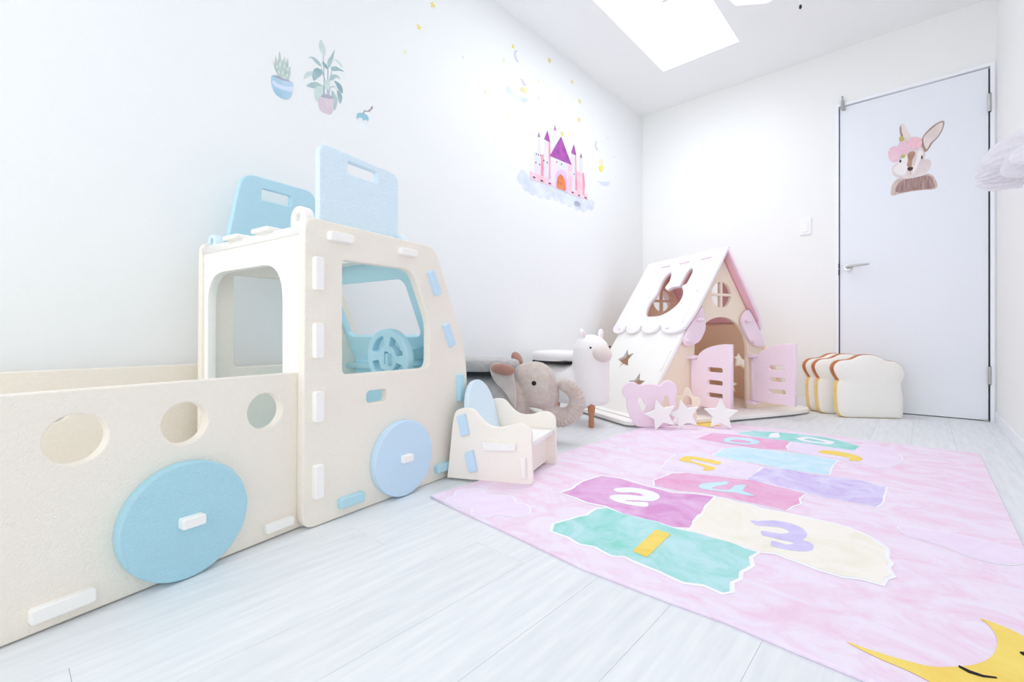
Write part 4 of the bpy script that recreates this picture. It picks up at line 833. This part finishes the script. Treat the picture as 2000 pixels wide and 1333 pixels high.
# little stars around the castle
SY = water('star_yellow', (232, 216, 128)); SYP = water('star_pale', (232, 230, 196)); SGR = water('star_grey', (222, 222, 234))
stars = [([(1.4368,2.1326)][0], .016, SY, 'topmost'), ([(1.3529,1.9810)][0], .014, SY, ''), ([(1.2733,1.8255)][0], .012, SYP, ''), ([(1.6379,1.9635)][0], .009, SGR, ''), ([(1.9566,2.0895)][0], .012, SYP, ''), ([(2.0371,2.2076)][0], .014, SY, ''),
         ([(2.3931,2.2843)][0], .017, SY, ''), ([(2.6506,2.2500)][0], .016, SY, ''), ([(2.7461,2.1512)][0], .017, SY, ''), ([(2.7396,2.0181)][0], .019, SY, ''), ([(2.2808,2.1011)][0], .012, SYP, ''), ([(2.2808,1.9939)][0], .011, SGR, ''),
         ([(2.4889,2.0877)][0], .013, SYP, ''), ([(2.3767,1.9310)][0], .012, SYP, ''), ([(1.8058,1.8424)][0], .012, SYP, ''), ([(1.9920,1.7804)][0], .011, SYP, ''), ([(2.3822,1.8397)][0], .012, SYP, ''), ([(2.5355,1.8498)][0], .020, SY, ''),
         ([(3.1359,2.0105)][0], .011, SGR, ''), ([(3.2303,1.8953)][0], .011, SGR, '')]
SLAB = ['topmost yellow star sticker on the left wall, at the top edge of the picture', 'yellow star sticker just below the topmost one, left of the castle group',
 'pale yellow star sticker third from the top, nearest the tall plant sticker', 'faint grey star sticker between the two upper groups of yellow stars', 'pale star sticker just left of the small grey moon sticker',
 'yellow star sticker just above the small grey moon sticker', 'yellow star sticker closest to the ceiling line, right of the grey moon', 'yellow star sticker near the ceiling edge, topmost in the column of three above the castle',
 'yellow star sticker in the middle of the column of three above the castle', 'lowest and largest yellow star of the column of three above the castle', 'pale star sticker right of the small cloud sticker, upper one',
 'faint grey star sticker right of the small cloud sticker, lower one', 'pale star sticker midway between cloud sticker and column of three stars', 'pale star sticker hovering between the cloud sticker and the tallest castle spires',
 'pale star sticker left of the small cloud sticker', 'pale star sticker below the small cloud sticker, left of the castle', 'pale star sticker just above the second spire of the castle', 'yellow star sticker on the tip of the big purple castle roof',
 'faint grey star sticker nearest the corner, above the child sticker', 'faint grey star sticker nearest the corner, right of the child sticker']
for k_s, (c_, r_, m_, _) in enumerate(stars):
    o_ = flat('star_sticker', star(c_[0], c_[1], r_*1.25, r_*.6), m_, MW, None, lay(0))
    tag(o_, SLAB[k_s], 'wall sticker', 'small star stickers on the left wall')
SMO = water('moon_grey', (206, 204, 222))
def moonst(P, lab):
    c_ = P; o_ = flat('moon_sticker', [(c_[0]+.030*math.cos(a), c_[1]+.034*math.sin(a)) for a in [PI*.45+i*PI*1.15/12 for i in range(13)]]+[(c_[0]+.012+.024*math.cos(a), c_[1]+.006+.028*math.sin(a)) for a in [PI*1.55-i*PI*1.05/12 for i in range(13)]], SMO, MW, None, lay(0))
    tag(o_, lab, 'wall sticker')
moonst([(2.0741,2.1665)][0], 'small grey crescent moon sticker high on the left wall near the ceiling')
moonst([(2.9791,1.9068)][0], 'small grey crescent moon sticker to the right of the castle sticker')
fy_ = thing('child_sticker', 'small sticker of a child in yellow above a pale cloud, right of the castle', 'wall sticker', (XL, *[(3.0376,1.7814)][0]))
flat('printed_dress', sm([(3.0159,1.7715),(3.0425,1.7823),(3.0693,1.7757),(3.0727,1.7521),(3.0458,1.7274),(3.0192,1.7273),(2.9982,1.7459)], 2), water('dress', (238, 226, 128)), MW, fy_, lay(0))
flat('printed_head', sm([(2.9995,1.8016),(3.0291,1.8239),(3.0592,1.8220),(3.0626,1.8019),(3.0391,1.7814),(3.0126,1.7810)], 2), water('hair', (236, 222, 190)), MW, fy_, lay(1))
flat('printed_cloud', sm([(2.9799,1.6444),(3.0325,1.6507),(3.0863,1.6676),(3.1623,1.6866),(3.1658,1.6660),(3.1344,1.6440),(3.0727,1.6291),(3.0258,1.6316)], 2), CLD, MW, fy_, lay(0))
fc_ = thing('cloud_sticker', 'small sticker of a pale blue cloud with a little gold figure, upper left wall', 'wall sticker', (XL, *[(2.0834,1.9549)][0]))
flat('printed_cloud', sm([(1.9737,1.9307),(1.9947,1.9517),(2.0135,1.9498),(2.0326,1.9351),(2.0713,1.9278),(2.1209,1.9405),(2.1718,1.9503),(2.1718,1.9370),(2.1462,1.9141),(2.1009,1.9051),(2.0519,1.9073),(2.0088,1.9114),(1.9807,1.9130)], 2), CLD, MW, fc_, lay(0))
flat('printed_figure', sm([(2.1009,1.9751),(2.1209,2.0027),(2.1436,2.0053),(2.1666,2.0079),(2.1641,1.9870),(2.1462,1.9635),(2.1385,1.9736),(2.1159,1.9712)], 2), water('gold', (236, 226, 176)), MW, fc_, lay(1))
flat('printed_wing', sm([(2.1034,2.0428),(2.1284,2.0467),(2.1385,2.0361),(2.1564,2.0319),(2.1513,2.0182),(2.1259,2.0145),(2.1209,2.0321)], 2), SMO, MW, fc_, lay(1))

# ================================================================= RABBIT STICKER ON THE DOOR
MD = frame((0, YB+.002, 0), (1, 0, 0), Z)
rb = thing('rabbit_sticker', 'watercolour sticker of a brown rabbit with a pink rose crown on the white door', 'door sticker', (0, YB, 1.45))
BR = mat('rabbit_fur', (226, 210, 202), .7, (196, 170, 160), 9, (.35, .7), stretch=(10, 1, 3), detail=8, spec=.1)
BRD = mat('rabbit_chest', (196, 168, 162), .7, (150, 118, 116), 14, (.35, .65), stretch=(9, 1, 2.5), detail=8, spec=.1)
BRE = mat('rabbit_ear_edge', (186, 162, 150), .7, (160, 134, 124), 14, (.35, .65), spec=.1)
BRI = mat('rabbit_pale', (240, 228, 224), .7, (228, 212, 208), 10, (.35, .65), spec=.1)
BRW = mat('rabbit_white', (248, 242, 242), .7, spec=.1); BRB = mat('rabbit_brown', (196, 158, 136), .7, (176, 140, 122), 20, (.35, .65), spec=.1); BKN = mat('rabbit_nose', (84, 64, 60), .7)
RO1 = mat('rose_pink', (244, 186, 200), .7, (250, 216, 224), 60, (.4, .6), spec=.1, distort=3); RO2 = mat('rose_pale', (248, 214, 226), .7, (240, 194, 210), 50, (.4, .6), spec=.1, distort=3); LFY = mat('leaf_gold', (204, 190, 120), .7, spec=.1)
RAB = [
 ([(-0.1513,1.3657),(-0.1547,1.4011),(-0.1480,1.4343),(-0.1281,1.4601),(-0.0953,1.4655),(-0.0534,1.4537),(-0.0092,1.4582),(0.0156,1.4628),(0.0371,1.4474),(0.0524,1.4150),(0.0584,1.3765),(0.0432,1.3633),(-0.0030,1.3689),(-0.0566,1.3718),(-0.1051,1.3692)], BR, 0, 'printed_chest'),
 ([(-0.1330,1.3879),(-0.1248,1.4249),(-0.1018,1.4498),(-0.0534,1.4516),(-0.0030,1.4547),(0.0218,1.4489),(0.0371,1.4267),(0.0463,1.3750),(0.0033,1.3718),(-0.0566,1.3761),(-0.1051,1.3734)], BRD, 1, 'printed_chest'),
 ([(-0.1116,1.7224),(-0.1149,1.7663),(-0.1116,1.7932),(-0.1018,1.8009),(-0.0904,1.7910),(-0.0823,1.7650),(-0.0694,1.7357),(-0.0598,1.7074),(-0.0630,1.6871),(-0.0953,1.6877)], BRI, 1, 'printed_ear'),
 ([(-0.1133,1.7701),(-0.1100,1.7905),(-0.1051,1.7783),(-0.1034,1.7500),(-0.0969,1.7224),(-0.1051,1.7226),(-0.1106,1.7435)], BRE, 2, 'printed_ear'),
 ([(0.0033,1.5973),(-0.0092,1.6383),(-0.0123,1.6727),(-0.0030,1.6993),(0.0187,1.7262),(0.0493,1.7522),(0.0765,1.7623),(0.0884,1.7565),(0.0869,1.7304),(0.0765,1.6966),(0.0584,1.6649),(0.0371,1.6420),(0.0218,1.6131)], BRE, 1, 'printed_ear'),
 ([(0.0095,1.6123),(-0.0014,1.6487),(-0.0030,1.6826),(0.0095,1.7040),(0.0280,1.7235),(0.0524,1.7430),(0.0795,1.7531),(0.0810,1.7281),(0.0705,1.6943),(0.0524,1.6667),(0.0310,1.6479),(0.0187,1.6223)], BRI, 2, 'printed_ear'),
 ([(-0.1051,1.5962),(-0.0953,1.6193),(-0.0662,1.6201),(-0.0343,1.6242),(-0.0061,1.6123),(0.0033,1.5847),(-0.0030,1.5571),(0.0218,1.5466),(0.0310,1.5193),(0.0249,1.4918),(0.0064,1.4713),(-0.0217,1.4632),(-0.0630,1.4538),(-0.1051,1.4634),(-0.1347,1.4832),(-0.1497,1.5126),(-0.1480,1.5425),(-0.1314,1.5600),(-0.1149,1.5644)], BRI, 3, 'printed_face'),
 ([(-0.1051,1.5920),(-0.0888,1.6005),(-0.0726,1.5878),(-0.0758,1.5291),(-0.0888,1.4810),(-0.1215,1.4887),(-0.1413,1.5149),(-0.1380,1.5400),(-0.1182,1.5567)], BRW, 4, 'printed_cheek'),
 ([(-0.0280,1.6098),(-0.0092,1.6048),(-0.0045,1.5784),(-0.0155,1.5561),(-0.0280,1.5257),(-0.0407,1.4909),(-0.0534,1.4727),(-0.0502,1.5058),(-0.0375,1.5533)], BRW, 4, 'printed_cheek'),
 ([(-0.0758,1.6014),(-0.0630,1.6150),(-0.0470,1.6149),(-0.0407,1.5964),(-0.0534,1.5659),(-0.0566,1.5328),(-0.0598,1.5166),(-0.0726,1.5240),(-0.0791,1.5384),(-0.0742,1.5669)], BRB, 5, 'printed_muzzle'),
 ([(-0.0123,1.6392),(0.0002,1.6315),(0.0064,1.6048),(-0.0014,1.6090)], BRB, 5, 'printed_muzzle'),
 ([(-0.0775,1.5146),(-0.0726,1.5219),(-0.0598,1.5217),(-0.0502,1.5143),(-0.0566,1.5010),(-0.0662,1.4991),(-0.0742,1.5053)], BKN, 6, 'printed_nose'),
 ([(-0.1149,1.5730),(-0.1083,1.5799),(-0.1051,1.5705),(-0.1077,1.5605),(-0.1142,1.5651)], BKN, 6, 'printed_eye'),
 ([(-0.0139,1.5683),(-0.0101,1.5820),(-0.0067,1.5706),(-0.0076,1.5583),(-0.0129,1.5597)], BKN, 6, 'printed_eye'),
 ([(-0.1165,1.7152),(-0.1051,1.7248),(-0.0904,1.7077),(-0.0937,1.6915),(-0.1083,1.6871),(-0.1149,1.7019)], LFY, 4, 'printed_leaf'),
 ([(-0.1083,1.6014),(-0.0953,1.6086),(-0.0855,1.5954),(-0.0953,1.5851),(-0.1051,1.5877)], LFY, 6, 'printed_leaf'),
 ([(-0.1681,1.6300),(-0.1614,1.6586),(-0.1447,1.6714),(-0.1248,1.6616),(-0.1116,1.6323),(-0.1100,1.5975),(-0.1215,1.5747),(-0.1413,1.5711),(-0.1580,1.5883)], RO2, 5, 'printed_rose'),
 ([(-0.1248,1.6530),(-0.1149,1.6804),(-0.0953,1.6920),(-0.0726,1.6898),(-0.0630,1.6659),(-0.0646,1.6281),(-0.0791,1.6065),(-0.1051,1.6134)], RO2, 6, 'printed_rose'),
 ([(-0.0678,1.6715),(-0.0598,1.6989),(-0.0407,1.6997),(-0.0186,1.6871),(-0.0092,1.6634),(-0.0123,1.6350),(-0.0312,1.6275),(-0.0566,1.6302),(-0.0662,1.6498)], RO1, 7, 'printed_rose')]
for P_, m_, k_, nm_ in RAB: flat(nm_, sm(P_, 3), m_, MD, rb, lay(k_))
flat('printed_mouth', [(-0.0636,1.4985),(-0.0617,1.4980),(-0.0611,1.4745),(-0.0630,1.4750)], BRE, MD, rb, lay(6))

# ================================================================= CEILING LAMP AND CORD, TULLE
SHD = mat('lamp_shade_white', (252, 252, 255), .5, emit=.6)
lampc = Vector((-.562, 2.4515, 2.206))
lp = thing('pendant_lamp', 'white faceted pendant lamp hanging at the top edge near the skylight', 'pendant lamp', lampc)
bm = bmesh.new()
nseg = 8; tip = bm.verts.new(lampc+Vector((0, 0, -.030)))
r1 = [bm.verts.new(lampc+Vector((.20*math.cos(1.796+i*2*PI/nseg), .20*math.sin(1.796+i*2*PI/nseg), 0))) for i in range(nseg)]
r2 = [bm.verts.new(lampc+Vector((.13*math.cos(1.796+i*2*PI/nseg), .13*math.sin(1.796+i*2*PI/nseg), .06))) for i in range(nseg)]
for i in range(nseg):
    j = (i+1) % nseg
    bm.faces.new((r1[j], r1[i], tip)); bm.faces.new((r1[i], r1[j], r2[j], r2[i]))
bm.faces.new(r2)
link('lamp_shade', bm_mesh(bm, 'lamp_shade', False), SHD, parent=lp)
bm = bmesh.new(); loft_bm(bm, [lampc+Vector((0, 0, .06)), (lampc.x, lampc.y, HC)], [.004, .004], 10); link('lamp_cord', bm_mesh(bm, 'lamp_cord'), FRAMEM, parent=lp)
bm = bmesh.new(); loft_bm(bm, [(lampc.x, lampc.y, HC-.022), (lampc.x, lampc.y, HC)], [.045, .05], 28); link('ceiling_rose', bm_mesh(bm, 'ceiling_rose'), FRAMEM, parent=lp)
cp = Vector((-.43, 2.30, 0)); 
pc = thing('pull_cord', 'thin white ceiling pull cord with a dark tip beside the pendant lamp', 'pull cord', (-.400, 2.320, 1.915))
bm = bmesh.new(); loft_bm(bm, [(-.400, 2.320, 1.920), (-.400, 2.320, HC)], [.0035, .0035], 10); link('cord', bm_mesh(bm, 'cord'), FRAMEM, parent=pc)
bm = bmesh.new(); loft_bm(bm, [(-.400, 2.320, 1.907), (-.400, 2.320, 1.913), (-.400, 2.320, 1.923)], [.003, .006, .004], 12); link('cord_tip', bm_mesh(bm, 'cord_tip'), DARK, parent=pc)

TUL = mat('white_tulle', (250, 248, 252), .8, trans=.30, bump=.5, bscale=60, sheen=.3)
tu = thing('tulle_garland', 'fluffy white tulle swag on the right wall at the edge of the frame', 'wall decoration', (.28, 2.4, 1.25))
def puff(name, P, R, seed, n=14):
    """gathered tulle: pleated closed tube along P"""
    pp, rr = dense(P, R, 8)
    bm = bmesh.new(); seg = 72; rings = []
    for i, (c, r) in enumerate(zip(pp, rr)):
        t = (pp[min(i+1, len(pp)-1)]-pp[max(i-1, 0)]).normalized(); s_ = t.cross(Vector((0, 0, 1))).normalized(); u_ = s_.cross(t)
        ring_ = []
        for j in range(seg):
            a = 2*PI*j/seg
            k_ = 1+.16*math.sin(n*a+seed+2.4*noise.noise(c*9+Vector((seed, 0, 0))))+.30*noise.noise(Vector((c.x*22+math.cos(a)*1.6, c.y*22+math.sin(a)*1.6, c.z*22+seed)))+.16*noise.noise(Vector((c.x*70+math.cos(a)*5, c.y*70+math.sin(a)*5, seed)))
            ring_.append(bm.verts.new(c+(s_*math.cos(a)*.55+u_*math.sin(a))*r*k_))
        rings.append(ring_)
    for a, b in zip(rings[:-1], rings[1:]):
        for j in range(seg): bm.faces.new((a[j], a[(j+1) % seg], b[(j+1) % seg], b[j]))
    bm.faces.new(rings[0][::-1]); bm.faces.new(rings[-1])
    link(name, bm_mesh(bm, name), TUL, parent=tu)
puff('tulle_gather', [(.160, 2.72, 1.150), (.178, 2.705, 1.153), (.205, 2.68, 1.158), (.240, 2.65, 1.163), (.272, 2.62, 1.165), (.290, 2.60, 1.165)], [.010, .030, .046, .055, .060, .055], 1.0)
puff('tulle_gather', [(.205, 2.34, 1.045), (.216, 2.34, 1.055), (.235, 2.35, 1.070), (.260, 2.36, 1.085), (.285, 2.37, 1.095)], [.008, .024, .036, .044, .046], 4.0)
puff('tulle_gather', [(.170, 2.60, 1.165), (.195, 2.59, 1.175), (.230, 2.57, 1.185), (.265, 2.55, 1.185), (.290, 2.53, 1.18)], [.006, .030, .050, .058, .050], 7.0, 11)
puff('tulle_gather', [(.160, 2.74, 1.125), (.182, 2.73, 1.122), (.215, 2.71, 1.120), (.255, 2.69, 1.118), (.288, 2.68, 1.118)], [.005, .022, .036, .040, .036], 9.0, 9)
puff('tulle_gather', [(.215, 2.28, 1.075), (.235, 2.28, 1.085), (.262, 2.29, 1.095), (.288, 2.30, 1.100)], [.006, .026, .038, .036], 12.0, 9)
